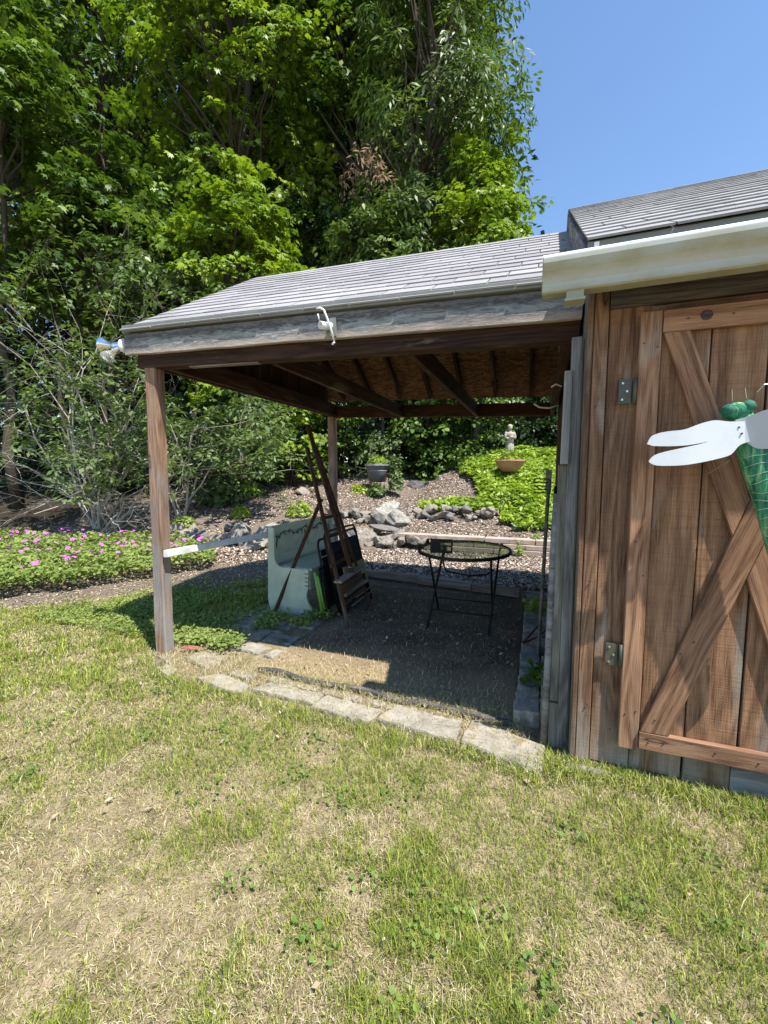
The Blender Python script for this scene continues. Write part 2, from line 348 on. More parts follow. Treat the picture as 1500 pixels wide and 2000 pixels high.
def mat_mat():
    t = NT('worn_outdoor_mat_fabric'); p = t.pos(); n = t.noise(p, 2.5, 5, .6); g = t.noise(p, 150, 3, .7); w = t.noise(t.pos((40, 40, 1)), 1, 3)
    y = t.N('SeparateXYZ'); t.l.new(p, y.inputs[0])
    c = t.ramp(t.math('ADD', t.math('MULTIPLY', n, .5), t.math('MULTIPLY', g, .5)), [(.35, (.075, .055, .04)), (.5, (.13, .098, .072)), (.65, (.21, .16, .115))])
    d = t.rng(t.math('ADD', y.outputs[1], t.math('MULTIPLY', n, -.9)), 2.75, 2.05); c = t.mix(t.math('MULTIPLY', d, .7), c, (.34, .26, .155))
    t.bump(t.math('ADD', g, w), .5, .006); return t.fin(c, .95, .1)
M['mat'] = mat_mat()
M['rubber'] = simple('black_rubber_edge', (.06, .06, .062), .75, .3, 0, .3, 20, .3, (.2, .17, .13), 8)
def log_mat():
    t = NT('green_painted_log'); c = t.coord('Object', (1, 1, 1)); mp = t.N('Mapping'); t.l.new(c, mp.inputs[0]); mp.inputs['Scale'].default_value = (40, 40, 1.2)
    n = t.noise(mp.outputs[0], 1, 5, .6, .6); b = t.noise(c, 9, 3)
    col = t.ramp(n, [(.33, (.012, .05, .03)), (.45, (.03, .20, .10)), (.6, (.20, .44, .20)), (.75, (.46, .62, .30))]); col = t.mix(t.rng(b, .5, .7, 0, .6), col, (.02, .17, .11))
    t.bump(n, .9, .012); return t.fin(col, .65, .25)
M['glog'] = log_mat()
M['ghead'] = simple('dark_green_paint', (.018, .13, .08), .75, .4, 0, .3, 8, .2)
M['wire'] = simple('silver_wire', (.6, .6, .55), .35, .5, .9)
def glass_mat():
    t = NT('tinted_glass'); t.fin((.10, .13, .11), .06, .6); g = t.N('BsdfGlossy'); g.inputs['Roughness'].default_value = .05
    tr = t.N('BsdfTransparent'); tr.inputs[0].default_value = (.88, .92, .87, 1); fr = t.N('Fresnel'); fr.inputs[0].default_value = 1.5
    mx = t.N('MixShader'); bf = t.N('NewGeometry').outputs['Backfacing']; t.l.new(t.math('MULTIPLY', t.math('ADD', fr.outputs[0], .03), t.math('SUBTRACT', 1.0, bf)), mx.inputs[0]); t.l.new(tr.outputs[0], mx.inputs[1]); t.l.new(g.outputs[0], mx.inputs[2]); df = t.N('BsdfDiffuse'); df.inputs[0].default_value = (.40, .44, .33, 1); m2 = t.N('MixShader'); m2.inputs[0].default_value = .12; t.l.new(mx.outputs[0], m2.inputs[1]); t.l.new(df.outputs[0], m2.inputs[2]); t.l.new(m2.outputs[0], t.out.inputs[0]); return t.m
M['glass'] = glass_mat()
def bulb_mat():
    t = NT('clear_lamp_glass'); t.fin((.8, .82, .75), .05, .6); t.b.inputs['Transmission Weight'].default_value = .8; return t.m
M['bulb'] = bulb_mat()

# ------------------------------------------------------------------ ground
def spaced(edges):
    out = []
    for (a, b, s) in edges: out += list(np.arange(a, b, s))
    return np.array(out + [edges[-1][1]])
gx = spaced([(-120, -40, 8), (-40, -14, 1.2), (-14, -7, .4), (-7, 3, .12), (3, 10, .7), (10, 90, 8)])
gy = spaced([(-40, -4, 4), (-4, 0, .8), (0, 14, .12), (14, 24, .6), (24, 150, 9)])
GX, GY = np.meshgrid(gx, gy, indexing='ij'); GZ = H(GX, GY)
loose = (GY > 5.35) | (GX < -4.3)
GZ = GZ + np.where(loose, (fbm(GX, GY, 1.4, 3) - .5) * .09, (fbm(GX, GY, 1.2, 5) - .5) * .02 - .012)
inner = (GX > -2.9) & (GX < .3) & (GY > 1.95) & (GY < 5.25)
GZ = np.where(inner, -.014, GZ)
nx, ny = len(gx), len(gy)
V = np.stack([GX, GY, GZ], -1).reshape(-1, 3)
I = np.arange(nx * ny).reshape(nx, ny); Q = np.stack([I[:-1, :-1], I[1:, :-1], I[1:, 1:], I[:-1, 1:]], -1).reshape(-1, 4)
me = bpy.data.meshes.new('ground'); me.vertices.add(len(V)); me.vertices.foreach_set('co', V.ravel()); me.loops.add(Q.size); me.loops.foreach_set('vertex_index', Q.ravel())
me.polygons.add(len(Q)); me.polygons.foreach_set('loop_start', np.arange(len(Q)) * 4); me.polygons.foreach_set('loop_total', np.full(len(Q), 4)); me.update(); me.validate()
me.polygons.foreach_set('use_smooth', np.ones(len(Q), bool)); me.materials.append(M['ground'])
def lawn_mask(x, y):
    """1 on turf, 0 on soil"""
    edge = np.interp(x, [-9, -5.3, -4.4, -3.6, -2.9, 4], [1.9, 2.3, 3.35, 4.0, 4.6, 5.0]) + (fbm(x, y, 1.6, 8) - .5) * .7
    return sm(.25, -.25, y - edge)
lawn = lawn_mask(GX, GY); grav = sm(-2.9, -2.3, GX) * sm(5.2, 5.4, GY) * sm(7.6, 7.5, GY); forest = np.maximum(sm(12.3, 14, GY), sm(-9.5, -12, GX) * sm(4, 7, GY))
zc = np.stack([lawn, grav, forest, np.ones_like(lawn)], -1).reshape(-1)
ca = me.color_attributes.new('zone', 'FLOAT_COLOR', 'POINT'); ca.data.foreach_set('color', zc)
obj('ground', me, kind='structure')

# ------------------------------------------------------------------ foliage machinery
def arr_mesh(name, Vt, polys_v, nper, m, rnd=None, col=None):
    """Vt (N*k,3); polys_v (P,nper) int"""
    me = bpy.data.meshes.new(name); me.vertices.add(len(Vt)); me.vertices.foreach_set('co', np.ascontiguousarray(Vt, np.float32).ravel())
    me.loops.add(polys_v.size); me.loops.foreach_set('vertex_index', polys_v.astype(np.int32).ravel()); P = len(polys_v)
    me.polygons.add(P); me.polygons.foreach_set('loop_start', np.arange(P, dtype=np.int32) * nper); me.polygons.foreach_set('loop_total', np.full(P, nper, np.int32)); me.update()
    if rnd is not None:
        a = me.attributes.new('rnd', 'FLOAT', 'FACE'); a.data.foreach_set('value', np.ascontiguousarray(rnd, np.float32))
    if col is not None:
        a = me.color_attributes.new('col', 'FLOAT_COLOR', 'POINT'); c4 = np.ones((len(Vt), 4), np.float32); c4[:, :3] = col; a.data.foreach_set('color', c4.ravel())
    me.materials.append(m); return me
def nrm(a): return a / np.maximum(np.linalg.norm(a, axis=-1, keepdims=True), 1e-6)
TPL = {
 'kite': np.array([(0, -.5, 0), (.27, -.05, .05), (0, .5, -.05), (-.27, -.05, .05)]),
 'long': np.array([(0, -.5, 0), (.13, -.02, .02), (0, .5, -.06), (-.13, -.02, .02)]),
 'round': np.array([(0, -.45, 0), (.36, -.25, .05), (.38, .15, .06), (0, .5, -.03), (-.38, .15, .06), (-.36, -.25, .05)]),
 'maple': np.array([(0, -.40, 0), (.44, -.20, -.05), (.25, .02, .05), (.44, .30, -.06), (.13, .20, .05), (0, .56, -.07), (-.13, .20, .05), (-.44, .30, -.06), (-.25, .02, .05), (-.44, -.20, -.05)]),
}
def leaves(C, Nn, size, tpl, T=None):
    k = len(TPL[tpl]); n = len(C)
    if T is None: T = rng.normal(size=(n, 3))
    Nn = nrm(Nn); T = nrm(T - Nn * np.sum(T * Nn, -1, keepdims=True)); B = np.cross(Nn, T)
    t = TPL[tpl]; s = size[:, None, None]
    Vt = C[:, None, :] + s * (t[None, :, 0:1] * B[:, None, :] + t[None, :, 1:2] * T[:, None, :] + t[None, :, 2:3] * Nn[:, None, :])
    return Vt.reshape(-1, 3), np.arange(n * k).reshape(n, k), k
def sprays(centers, outs, n_spray, n_leaf, rad, tilt=.5, thick=.06, droop=.25):
    """flat leafy sprays: returns leaf centres, normals, spray shade"""
    C = np.repeat(centers, n_spray, 0); O = np.repeat(outs, n_spray, 0)
    C = C + rng.normal(size=C.shape) * rad * np.array([.75, .75, .55])
    up = np.array([0, 0, 1.0]); N = nrm(up + O * tilt + rng.normal(size=C.shape) * .28)
    S = rng.random(len(C)); rr = rad * rng.uniform(.5, 1.1, len(C))
    C2 = np.repeat(C, n_leaf, 0); N2 = np.repeat(N, n_leaf, 0); O2 = np.repeat(O, n_leaf, 0); r2 = np.repeat(rr, n_leaf)
    u = rng.normal(size=C2.shape); u = nrm(u - N2 * np.sum(u * N2, -1, keepdims=True)); q = np.sqrt(rng.random(len(C2)))
    P = C2 + u * (q * r2)[:, None] + N2 * (rng.normal(size=len(C2)) * thick)[:, None]; P[:, 2] -= droop * q * q * r2
    Nl = nrm(N2 + u * .35 * q[:, None] + rng.normal(size=C2.shape) * .33)
    T = u + np.array([0, 0, -.6]); sh = np.clip(np.repeat(S, n_leaf) * .55 + rng.random(len(C2)) * .45, 0, 1)
    return P, Nl, T, sh
def crown_obj(name, centers, outs, m, tpl, lsz, n_spray=5, n_leaf=36, rad=.5, parent=None, origin=(0, 0, 0), tilt=.5, thick=.06, droop=.25, **k):
    P, Nl, T, sh = sprays(np.array(centers), np.array(outs), n_spray, n_leaf, rad, tilt, thick, droop)
    sz = lsz * rng.uniform(.5, 1.3, len(P)); Vt, F_, kk = leaves(P - np.array(origin), Nl, sz, tpl, T)
    return obj(name, arr_mesh(name, Vt, F_, kk, m, sh), parent, Matrix.Translation(origin), **k)
def wiggle(a, b, n=5, amp=.06):
    a = Vector(a); b = Vector(b); L = (b - a).length
    return [a.lerp(b, i / n) + (Vector((random.gauss(0, 1), random.gauss(0, 1), random.gauss(0, 1))) * amp * L * .5 * math.sin(math.pi * i / n)) for i in range(n + 1)]
def tree(label, x, y, h, rx, ry, base, tr, m, tpl='kite', lsz=.13, ncl=45, n_spray=5, n_leaf=34, rad=.6, group='woodland trees behind the carport', cat='tree', name='broadleaf_tree', lean=(0, 0), clusters=None, extra=None, tilt=.5, droop=.25, trunk_m=None):
    z0 = Hf(x, y) - .1; o = empty(name, (x, y, z0), label, cat, group)
    top = Vector((x + lean[0], y + lean[1], z0 + h)); tp = wiggle((x, y, z0), top, 8, .03)
    mb = MB(); mb.tube(tp, [tr * (1.25 if i == 0 else 1) * (1 - .8 * i / 8) for i in range(9)], 8)
    cs, os_ = [], []; cc = Vector((x + lean[0] * .6, y + lean[1] * .6, z0 + base + (h - base) / 2)); rz = (h - base) / 2
    pts = clusters or []
    if not clusters:
        for i in range(ncl):
            u = nrm(rng.normal(size=3)); q = rng.uniform(.55, 1.0)
            if u[2] < -.3 and rng.random() < .5: u[2] *= -1
            taper = 1.0 - .25 * max(0, u[2])
            pts.append((cc.x + u[0] * rx * q * taper, cc.y + u[1] * ry * q * taper, cc.z + u[2] * rz * q))
    for p in pts:
        p = Vector(p); ou = Vector(((p.x - cc.x) / rx, (p.y - cc.y) / ry, (p.z - cc.z) / max(rz, .1) * .6)); ou = ou.normalized() if ou.length > .01 else Vector((0, 0, 1))
        cs.append(p); os_.append(ou)
        zz = max(z0 + base * .55, p.z - .45 * math.hypot(p.x - x, p.y - y) - .5); f = min(.97, max(.08, (zz - z0) / h)); s = tp[min(8, int(f * 8))]
        w = wiggle(s, p, 4, .08); r0 = tr * .28 * (1 - .6 * f) + .012; mb.tube(w, [r0 * (1 - .85 * i / 4) + .004 for i in range(5)], 5, False)
    mb.build('trunk', trunk_m or M['bark'], o, True, (x, y, z0))
    crown_obj('crown', cs, os_, m, tpl, lsz, n_spray, n_leaf, rad, o, (x, y, z0), tilt=tilt, droop=droop)
    return o

# ---- woodland. (label, x, y, height, rx, ry, crown base, trunk radius, leaf material ...)
ASH = tree('tall ash tree with drooping grey-green leaves, rising highest beside the open sky', -3.15, 12.6, 17.5, 2.15, 2.4, 4.2, .17, M['ash'], 'long', .23, 120, 5, 40, .56, tilt=.9, droop=.9, name='ash_tree')
tree('bright green maple at the edge of the sky, directly above the carport ridge', -1.75, 12.4, 9.2, 1.2, 1.5, 1.8, .10, M['maple'], 'maple', .15, 60, 5, 32, .42, name='maple_tree')
tree('young sugar maple with glowing yellow-green leaves just behind the carport roof', -8.0, 9.9, 9.0, 2.1, 1.6, 1.9, .07, M['maple'], 'maple', .18, 78, 5, 32, .42, name='maple_tree')
tree('glossy hazel with arching sprays low above the roof shingles', -4.3, 11.4, 7.9, 1.7, 1.4, 3.6, .06, M['ash'], 'kite', .18, 56, 5, 30, .45, name='hazel_tree', cat='tree')
tree('big spreading maple whose lit crown fills the top of the woods', -11.6, 14.5, 24, 4.6, 3.2, 6.5, .30, M['maple'], 'maple', .24, 150, 5, 30, .72, name='maple_tree')
tree('dark tall maple at the left end of the woods with sky glints behind it', -19.5, 15, 27, 5.6, 3.4, 5.5, .26, M['oak'], 'kite', .27, 165, 5, 38, .8, name='maple_tree')
tree('shaded maple with low hanging branches above the bare shrub', -12.2, 9.4, 10.5, 2.5, 2.0, 3.6, .11, M['oak'], 'maple', .20, 66, 5, 28, .5, name='maple_tree')
tree('leaning maple at the left frame edge with big drooping leaves over the bare shrub', -14.0, 7.6, 13.5, 2.9, 2.4, 4.6, .14, M['oak'], 'maple', .21, 72, 5, 30, .55, name='maple_tree')
tree('pale leaved dogwood branching left of the carport eave', -10.0, 9.0, 6.6, 1.5, 1.2, 4.2, .06, M['pale'], 'kite', .18, 36, 5, 26, .42, name='dogwood_tree')
tree('deep green oak standing between the tall ash and the big maple', -6.6, 15.5, 22, 2.9, 2.5, 5.0, .24, M['oak'], 'kite', .24, 120, 5, 36, .72, name='oak_tree')
tree('tall leafy linden closing the upper left of the woods', -16.5, 20, 30, 6.0, 3.5, 9, .30, M['oak'], 'kite', .32, 130, 5, 32, 1.0, name='linden_tree')
tree('slim dark beech directly behind the tall ash', -4.4, 16.5, 21, 2.4, 2.5, 6, .2, M['oak'], 'kite', .26, 100, 5, 30, .9, name='beech_tree')
# darker wood behind
spots = [(-27, 19, 28), (-33, 15, 25), (-23, 26, 32), (-11, 21, 28), (-7.2, 20, 25), (-4.2, 19, 13), (-31, 24, 30), (-25, 11, 18), (-15, 27, 34)]
kinds = ['shadowy beech', 'shadowy oak', 'shadowy hickory']
desc = ['far left in the woods, second row', 'at the left frame edge of the woods', 'deep in the woods between the two left maples', 'behind the big spreading maple', 'deep behind the deep green oak',
        'low behind the bright maple by the sky', 'deepest of the trees at far left', 'nearest the left frame edge, low and wide', 'farthest back behind the linden']
for i, (x, y, h) in enumerate(spots):
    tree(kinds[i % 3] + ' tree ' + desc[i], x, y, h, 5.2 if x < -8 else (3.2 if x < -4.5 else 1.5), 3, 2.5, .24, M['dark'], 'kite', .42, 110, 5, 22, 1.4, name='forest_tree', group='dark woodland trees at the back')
# bare dark trunks low in the shade
for i, (x, y, r) in enumerate([(-13.2, 13.5, .10), (-15.6, 14.2, .12), (-17.6, 13.2, .09), (-20.3, 13.0, .12), (-11.6, 13.8, .09), (-23, 14, .14), (-9.6, 14.5, .1)]):
    z = Hf(x, y); o = empty('pole_tree', (x, y, z - .1), ['slender dark trunk right of the leaning maple, behind the bare shrub', 'dark trunk left of centre in the gap above the mulch', 'thin dark trunk fourth from the left in the shaded gap', 'thicker dark trunk near the left frame edge', 'dark trunk directly behind the bare shrub crown', 'thickest dark trunk, farthest left in the shade', 'slender dark trunk just left of the front post'][i], 'tree', 'slender trunks in the woodland shade')
    mb = MB(); w = wiggle((x, y, z - .1), (x + random.uniform(-.4, .4), y, z + 8), 7, .03); mb.tube(w, [r * (1 - .07 * k) for k in range(8)], 7)
    mb.build('trunk', M['bark'], o, True, (x, y, z))
    cs = [Vector((x, y, z + 8)) + Vector((random.uniform(-1.2, 1.2), random.uniform(-1, 1), random.uniform(-.8, 1.5))) for _ in range(7)]
    crown_obj('crown', cs, [Vector((0, 0, 1))] * 7, M['dark'], 'kite', .2, 4, 24, .6, o, (x, y, z))
# undergrowth seen as one mass at the far back
cs = []; os_ = []
for _ in range(900):
    x = random.uniform(-50, 3.2); y = random.uniform(17, 26) + (-.12 * x if x < 0 else 0) * .4; z = Hf(x, y) + random.uniform(.2, 11 if x < -7 else (4.6 if x < -4 else 2.4)); cs.append((x, y, z)); os_.append((0, -.7, .6))
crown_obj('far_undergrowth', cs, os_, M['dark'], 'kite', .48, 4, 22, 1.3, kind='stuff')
# hedge of separate bushes behind the garden
def bush(label, x, y, h, rx, ry, m, tpl, lsz, ncl=26, n_spray=4, n_leaf=30, rad=.36, name='leafy_bush', cat='bush', group='bushes along the edge of the wood', low=.05, tilt=.8):
    z0 = Hf(x, y) - .05; o = empty(name, (x, y, z0), label, cat, group); mb = MB(); cs = []; os_ = []
    for i in range(ncl):
        a = random.uniform(0, 2 * math.pi); q = math.sqrt(random.random()); zz = random.uniform(low, 1) ** .9
        w = math.sqrt(max(.05, 1 - (zz * .9) ** 2.4)); p = Vector((x + rx * q * w * math.cos(a), y + ry * q * w * math.sin(a), z0 + h * zz)); cs.append(p)
        os_.append(Vector(((p.x - x) / rx, (p.y - y) / ry - .15, .35)).normalized())
        if i % 2 == 0: mb.tube(wiggle((x + random.uniform(-.1, .1), y + random.uniform(-.1, .1), z0), p, 4, .1), [.018, .014, .011, .008, .004], 5, False)
    mb.build('stems', M['bark'], o, True, (x, y, z0)); crown_obj('foliage', cs, os_, m, tpl, lsz, n_spray, n_leaf, rad, o, (x, y, z0), tilt=tilt)
    return o
bush('maple scrub bush seen between the front post and the easel, left half', -7.6, 9.7, 3.0, 1.1, .9, M['oak'], 'maple', .14, 34)
bush('brighter maple scrub bush behind the pale mint bench', -6.6, 10.4, 3.0, 1.0, .9, M['maple'], 'maple', .13, 30)
bush('dark viburnum bush just left of the rear post', -5.6, 11.2, 2.6, .9, .8, M['oak'], 'kite', .14, 30)
bush('sunlit forsythia bush behind the black tub planter', -4.45, 11.7, 2.25, 1.0, .8, M['pale'], 'kite', .13, 34)
bush('shaded ivy-like bush right of the black tub planter', -3.2, 12.25, 2.3, .9, .7, M['oak'], 'round', .13, 34)
bush('shaded green bush in the middle of the view through the carport', -2.1, 12.6, 2.5, .8, .7, M['oak'], 'kite', .14, 30)
bush('spiky pale-leaved bush just left of the statue', -1.45, 12.9, 2.2, .7, .5, M['ash'], 'kite', .15, 26)
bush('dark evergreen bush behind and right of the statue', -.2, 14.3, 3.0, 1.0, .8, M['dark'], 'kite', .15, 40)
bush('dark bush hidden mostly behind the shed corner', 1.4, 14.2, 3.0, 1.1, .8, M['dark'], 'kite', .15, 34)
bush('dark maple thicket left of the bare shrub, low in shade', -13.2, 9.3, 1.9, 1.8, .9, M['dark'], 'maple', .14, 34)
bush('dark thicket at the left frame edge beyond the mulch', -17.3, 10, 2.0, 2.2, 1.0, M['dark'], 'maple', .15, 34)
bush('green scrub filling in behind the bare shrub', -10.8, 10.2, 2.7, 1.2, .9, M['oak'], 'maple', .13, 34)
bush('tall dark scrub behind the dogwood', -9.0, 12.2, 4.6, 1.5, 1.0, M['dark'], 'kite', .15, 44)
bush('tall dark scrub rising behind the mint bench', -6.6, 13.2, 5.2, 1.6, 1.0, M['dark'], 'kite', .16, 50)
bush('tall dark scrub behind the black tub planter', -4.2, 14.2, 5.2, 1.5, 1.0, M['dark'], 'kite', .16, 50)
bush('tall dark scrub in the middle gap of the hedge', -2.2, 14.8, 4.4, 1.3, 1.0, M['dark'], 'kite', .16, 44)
bush('low round-leaved vine clump in front of the maple scrub', -7.75, 8.5, .62, .75, .4, M['pale'], 'round', .13, 20, 3, 14, .2, name='vine_clump', group='low plants in the garden bed')
# dead brown leaf clusters hanging in the ash
for i, (x, y, z) in enumerate([(-5.3, 11.4, 8.2), (-5.1, 11.3, 8.6), (-4.0, 10.2, 9.1), (-5.35, 11.5, 10.0)]):
    o = crown_obj('dead_leaf_spray', [(x, y, z), (x + .2, y, z - .25)], [(0, -1, 0)] * 2, M['brownleaf'], 'long', .17, 4, 22, .3, ASH, (x, y, z), tilt=1.5, droop=1.5); o['label'] = 'dead brown leaves'; o['kind'] = 'stuff'

# ------------------------------------------------------------------ bare twiggy shrub at left
def twigs(mb, p, d, L, r, depth, tips, sag=.0):
    n = 4; pts = [p]; rr = [r]; q = p.copy(); dd = d.copy()
    for i in range(n):
        dd = (dd + Vector((random.gauss(0, .2), random.gauss(0, .2), random.gauss(0, .16) - sag))).normalized(); q = q + dd * L / n; pts.append(q.copy()); rr.append(r * (1 - .5 * (i + 1) / n))
    mb.tube(pts, rr, 4 if depth < 3 else 5, False); tips.append((q.copy(), dd.copy(), depth))
    if depth > 0:
        for i in range(random.choice((2, 3, 3))):
            k = random.randint(1, n); nd = (dd + Vector((random.gauss(0, .75), random.gauss(0, .6), random.gauss(0, .5)))).normalized(); twigs(mb, pts[k], nd, L * random.uniform(.5, .8), rr[k] * .62, depth - 1, tips, sag)
def bare_shrub(label, x, y, h, nst, m_leaf, leafy, spread=.5, sag=.03, name='bare_shrub', nl=26):
    z0 = Hf(x, y) - .05; o = empty(name, (x, y, z0), label, 'shrub'); mb = MB(); tips = []
    for i in range(nst):
        a = random.uniform(0, 6.28); d = Vector((math.cos(a) * spread, math.sin(a) * spread * .7, 1)).normalized()
        twigs(mb, Vector((x + random.uniform(-.15, .15), y + random.uniform(-.1, .1), z0)), d, h * random.uniform(.40, .72), .026, 4, tips, sag)
    mb.build('branches', M['twig'], o, True, (x, y, z0))
    cs = [t[0] for t in tips if t[0].z > z0 + h * leafy[0] and random.random() < leafy[1]]
    if cs: crown_obj('foliage', cs, [Vector((0, -.3, 1))] * len(cs), m_leaf, 'kite', .135, 1, nl, .24, o, (x, y, z0), tilt=.6)
    return o
bare_shrub('large half-dead shrub of pale bare twigs rising from the mulch bed at left', -9.6, 6.7, 5.2, 13, M['pale'], (.30, .45), .36, .02, name='bare_shrub', nl=15)
bare_shrub('low tangle of bare arching twigs spreading in front of the half-dead shrub', -9.0, 6.5, 2.2, 7, M['pale'], (.5, .4), .8, .05, name='bare_shrub')
bare_shrub('slender half-bare sapling right of the half-dead shrub, behind the front post', -8.0, 7.7, 3.6, 7, M['pale'], (.3, .6), .4, name='bare_shrub')

# ------------------------------------------------------------------ scattered ground cover, mulch, grass
def scatter_leaves(name, X, Y, m, tpl, lsz, hgt, kind='stuff', parent=None, tilt=.45, extra_n=(0, -.1, 1), **k):
    Z = H(X, Y) + hgt; n = len(X); N = nrm(np.array(extra_n) + rng.normal(size=(n, 3)) * tilt); P = np.stack([X, Y, Z], -1)
    Vt, F_, kk = leaves(P, N, lsz * rng.uniform(.6, 1.3, n), tpl); o = np.array([X.mean(), Y.mean(), 0])
    if kind: k['kind'] = kind
    return obj(name, arr_mesh(name, Vt - o, F_, kk, m, np.clip(vn(X, Y, 3, 4) * .6 + rng.random(n) * .5, 0, 1)), parent, Matrix.Translation(o), **k)
# pachysandra bank at right
n = 42000; X = rng.uniform(-4.2, 3.0, n); Y = rng.uniform(7.6, 14.2, n)
edge = np.interp(X, [-4.2, -3, -2.2, -1.7, -1.0, -.4, 3], [12.8, 12.4, 11.8, 10.6, 8.9, 8.1, 7.75]) + (fbm(X, Y, 1.1, 2) - .5) * 1.3
island = ((X + 1.75) / .75) ** 2 + ((Y - 8.95) / .32) ** 2 < 1
k_ = ((Y > edge) & (fbm(X, Y, .9, 30) > .22)) | island; X, Y = X[k_], Y[k_]
hh = .06 + .30 * sm(0, .7, Y - np.interp(X, [-4.2, -3, -2.2, -1.7, -1.0, -.4, 3], [12.8, 12.4, 11.8, 10.6, 8.9, 8.1, 7.75])) * fbm(X, Y, 2.4, 7) + .1 * rng.random(len(X))
scatter_leaves('ground_cover', X, Y, M['gcover'], 'kite', .135, hh, tilt=.5)
# geranium bed
def gpoly(X, Y):
    fr = np.interp(X, [-10, -7.3, -5.5, -4.9, -4.55], [1.6, 2.3, 2.75, 3.6, 4.7]); bk = np.interp(X, [-11, -8, -6.4, -5.2, -4.55], [5.0, 5.6, 5.9, 5.7, 4.95])
    return (Y > fr + (vn(X, Y, 3, 1) - .5) * .35) & (Y < bk + (vn(X, Y, 3, 9) - .5) * .4)
ger = empty('geranium_patch', (-6.3, 4.3, 0), 'low mound of cranesbill with magenta flowers spreading left of the front post', 'flower bed')
n = 60000; X = rng.uniform(-10.5, -4.5, n); Y = rng.uniform(1.6, 6.2, n); k_ = gpoly(X, Y); X, Y = X[k_], Y[k_]
hh = .05 + .34 * fbm(X, Y, 2.6, 12) * rng.random(len(X)) ** .35 + .03
scatter_leaves('foliage', X, Y, M['gran'], 'round', .048, hh, None, ger, .55)
fl = MB()
for j in range(5):
    a = j * 1.2566; c, s = math.cos(a), math.sin(a); b = len(fl.V)
    for (u, v, w) in ((.003, 0, 0), (.02, .013, .004), (.034, 0, .002), (.02, -.013, .004)): fl.V.append(Vector((u * c - v * s, u * s + v * c, w)))
    fl.F.append((b, b + 1, b + 2, b + 3))
flm = mesh('flower', fl.V, fl.F, M['pink']); q = 0
while q < 290:
    x = random.uniform(-9.5, -4.7); y = random.uniform(2.0, 6.0)
    if not gpoly(np.array(x), np.array(y)) or fbm(x, y, 1.5, 40) < .40: continue
    o = bpy.data.objects.new('flower', flm); attach(o, Matrix.Translation((x, y, Hf(x, y) + .29 + .06 * random.random())) @ Euler((random.gauss(.45, .3), random.gauss(0, .3), random.random() * 6)).to_matrix().to_4x4() @ Matrix.Scale(random.uniform(.75, 1.2), 4), ger); q += 1

def straw_color(n, g):
    """g = greenness 0..1"""
    straw = np.array([(.56, .49, .27), (.43, .36, .19), (.68, .61, .40), (.26, .20, .11)])[rng.integers(0, 4, n)]
    green = np.array([(.20, .27, .035), (.30, .35, .05), (.09, .15, .022), (.42, .45, .10)])[rng.integers(0, 4, n)]
    k = (rng.random(n) < g)[:, None]; c = np.where(k, green, straw) * rng.uniform(.75, 1.2, (n, 1)); return c, k[:, 0]
def blades(name, X, Y, Z, g, hgt, wid, lie_k=.5, **kw):
    n = len(X); c, isg = straw_color(n, g); a = rng.uniform(0, 2 * math.pi, n); lean = np.where(isg, rng.uniform(.2, 1.0, n), rng.uniform(.4, 1.3, n) * (1 + lie_k * .3))
    d = np.stack([np.cos(a), np.sin(a), np.zeros(n)], -1); s = np.stack([-np.sin(a + rng.normal(size=n) * .6), np.cos(a), np.zeros(n)], -1); s = nrm(s)
    P = np.stack([X, Y, Z], -1); L = hgt[:, None]; ln = lean[:, None]; w = wid[:, None]
    up = np.array([0, 0, 1.0]); p1 = P + L * .5 * (np.sin(ln * .7) * d + np.cos(ln * .7) * up); p2 = p1 + L * .5 * (np.sin(np.minimum(ln * 1.5, 1.75)) * d + np.cos(np.minimum(ln * 1.5, 1.75)) * up)
    Vt = np.stack([P - s * w * .5, P + s * w * .5, p1 + s * w * .42, p1 - s * w * .42, p2], 1).reshape(-1, 3)
    b = np.arange(n)[:, None] * 5; F4 = b + np.array([0, 1, 2, 3]); F3 = b + np.array([3, 2, 4])
    me = bpy.data.meshes.new(name); me.vertices.add(n * 5); me.vertices.foreach_set('co', Vt.astype(np.float32).ravel())
    lv = np.concatenate([F4, F3], 1).ravel().astype(np.int32); me.loops.add(len(lv)); me.loops.foreach_set('vertex_index', lv)
    me.polygons.add(2 * n); ls = (np.arange(n)[:, None] * 7 + np.array([0, 4])).ravel().astype(np.int32); me.polygons.foreach_set('loop_start', ls); me.polygons.foreach_set('loop_total', np.tile([4, 3], n).astype(np.int32)); me.update()
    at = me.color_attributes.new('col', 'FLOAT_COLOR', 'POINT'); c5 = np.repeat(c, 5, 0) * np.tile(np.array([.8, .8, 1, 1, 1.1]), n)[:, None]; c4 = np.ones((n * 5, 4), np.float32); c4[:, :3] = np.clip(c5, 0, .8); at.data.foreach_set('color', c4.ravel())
    me.materials.append(M['blade']); return obj(name, me, **kw)
n = 500000; r = .62 + 5.6 * rng.random(n) ** 1.15; th = rng.uniform(R(20.3 - 62), R(20.3 + 56), n)     # denser near the viewer
X = -r * np.sin(th); Y = r * np.cos(th)
def border_front(x): return np.interp(x, [-2.9, -2.4, -1.9, -1.2, -.7, -.3, .1, .2], [2.30, 2.08, 2.04, 2.03, 2.02, 2.02, 1.93, 2.02])
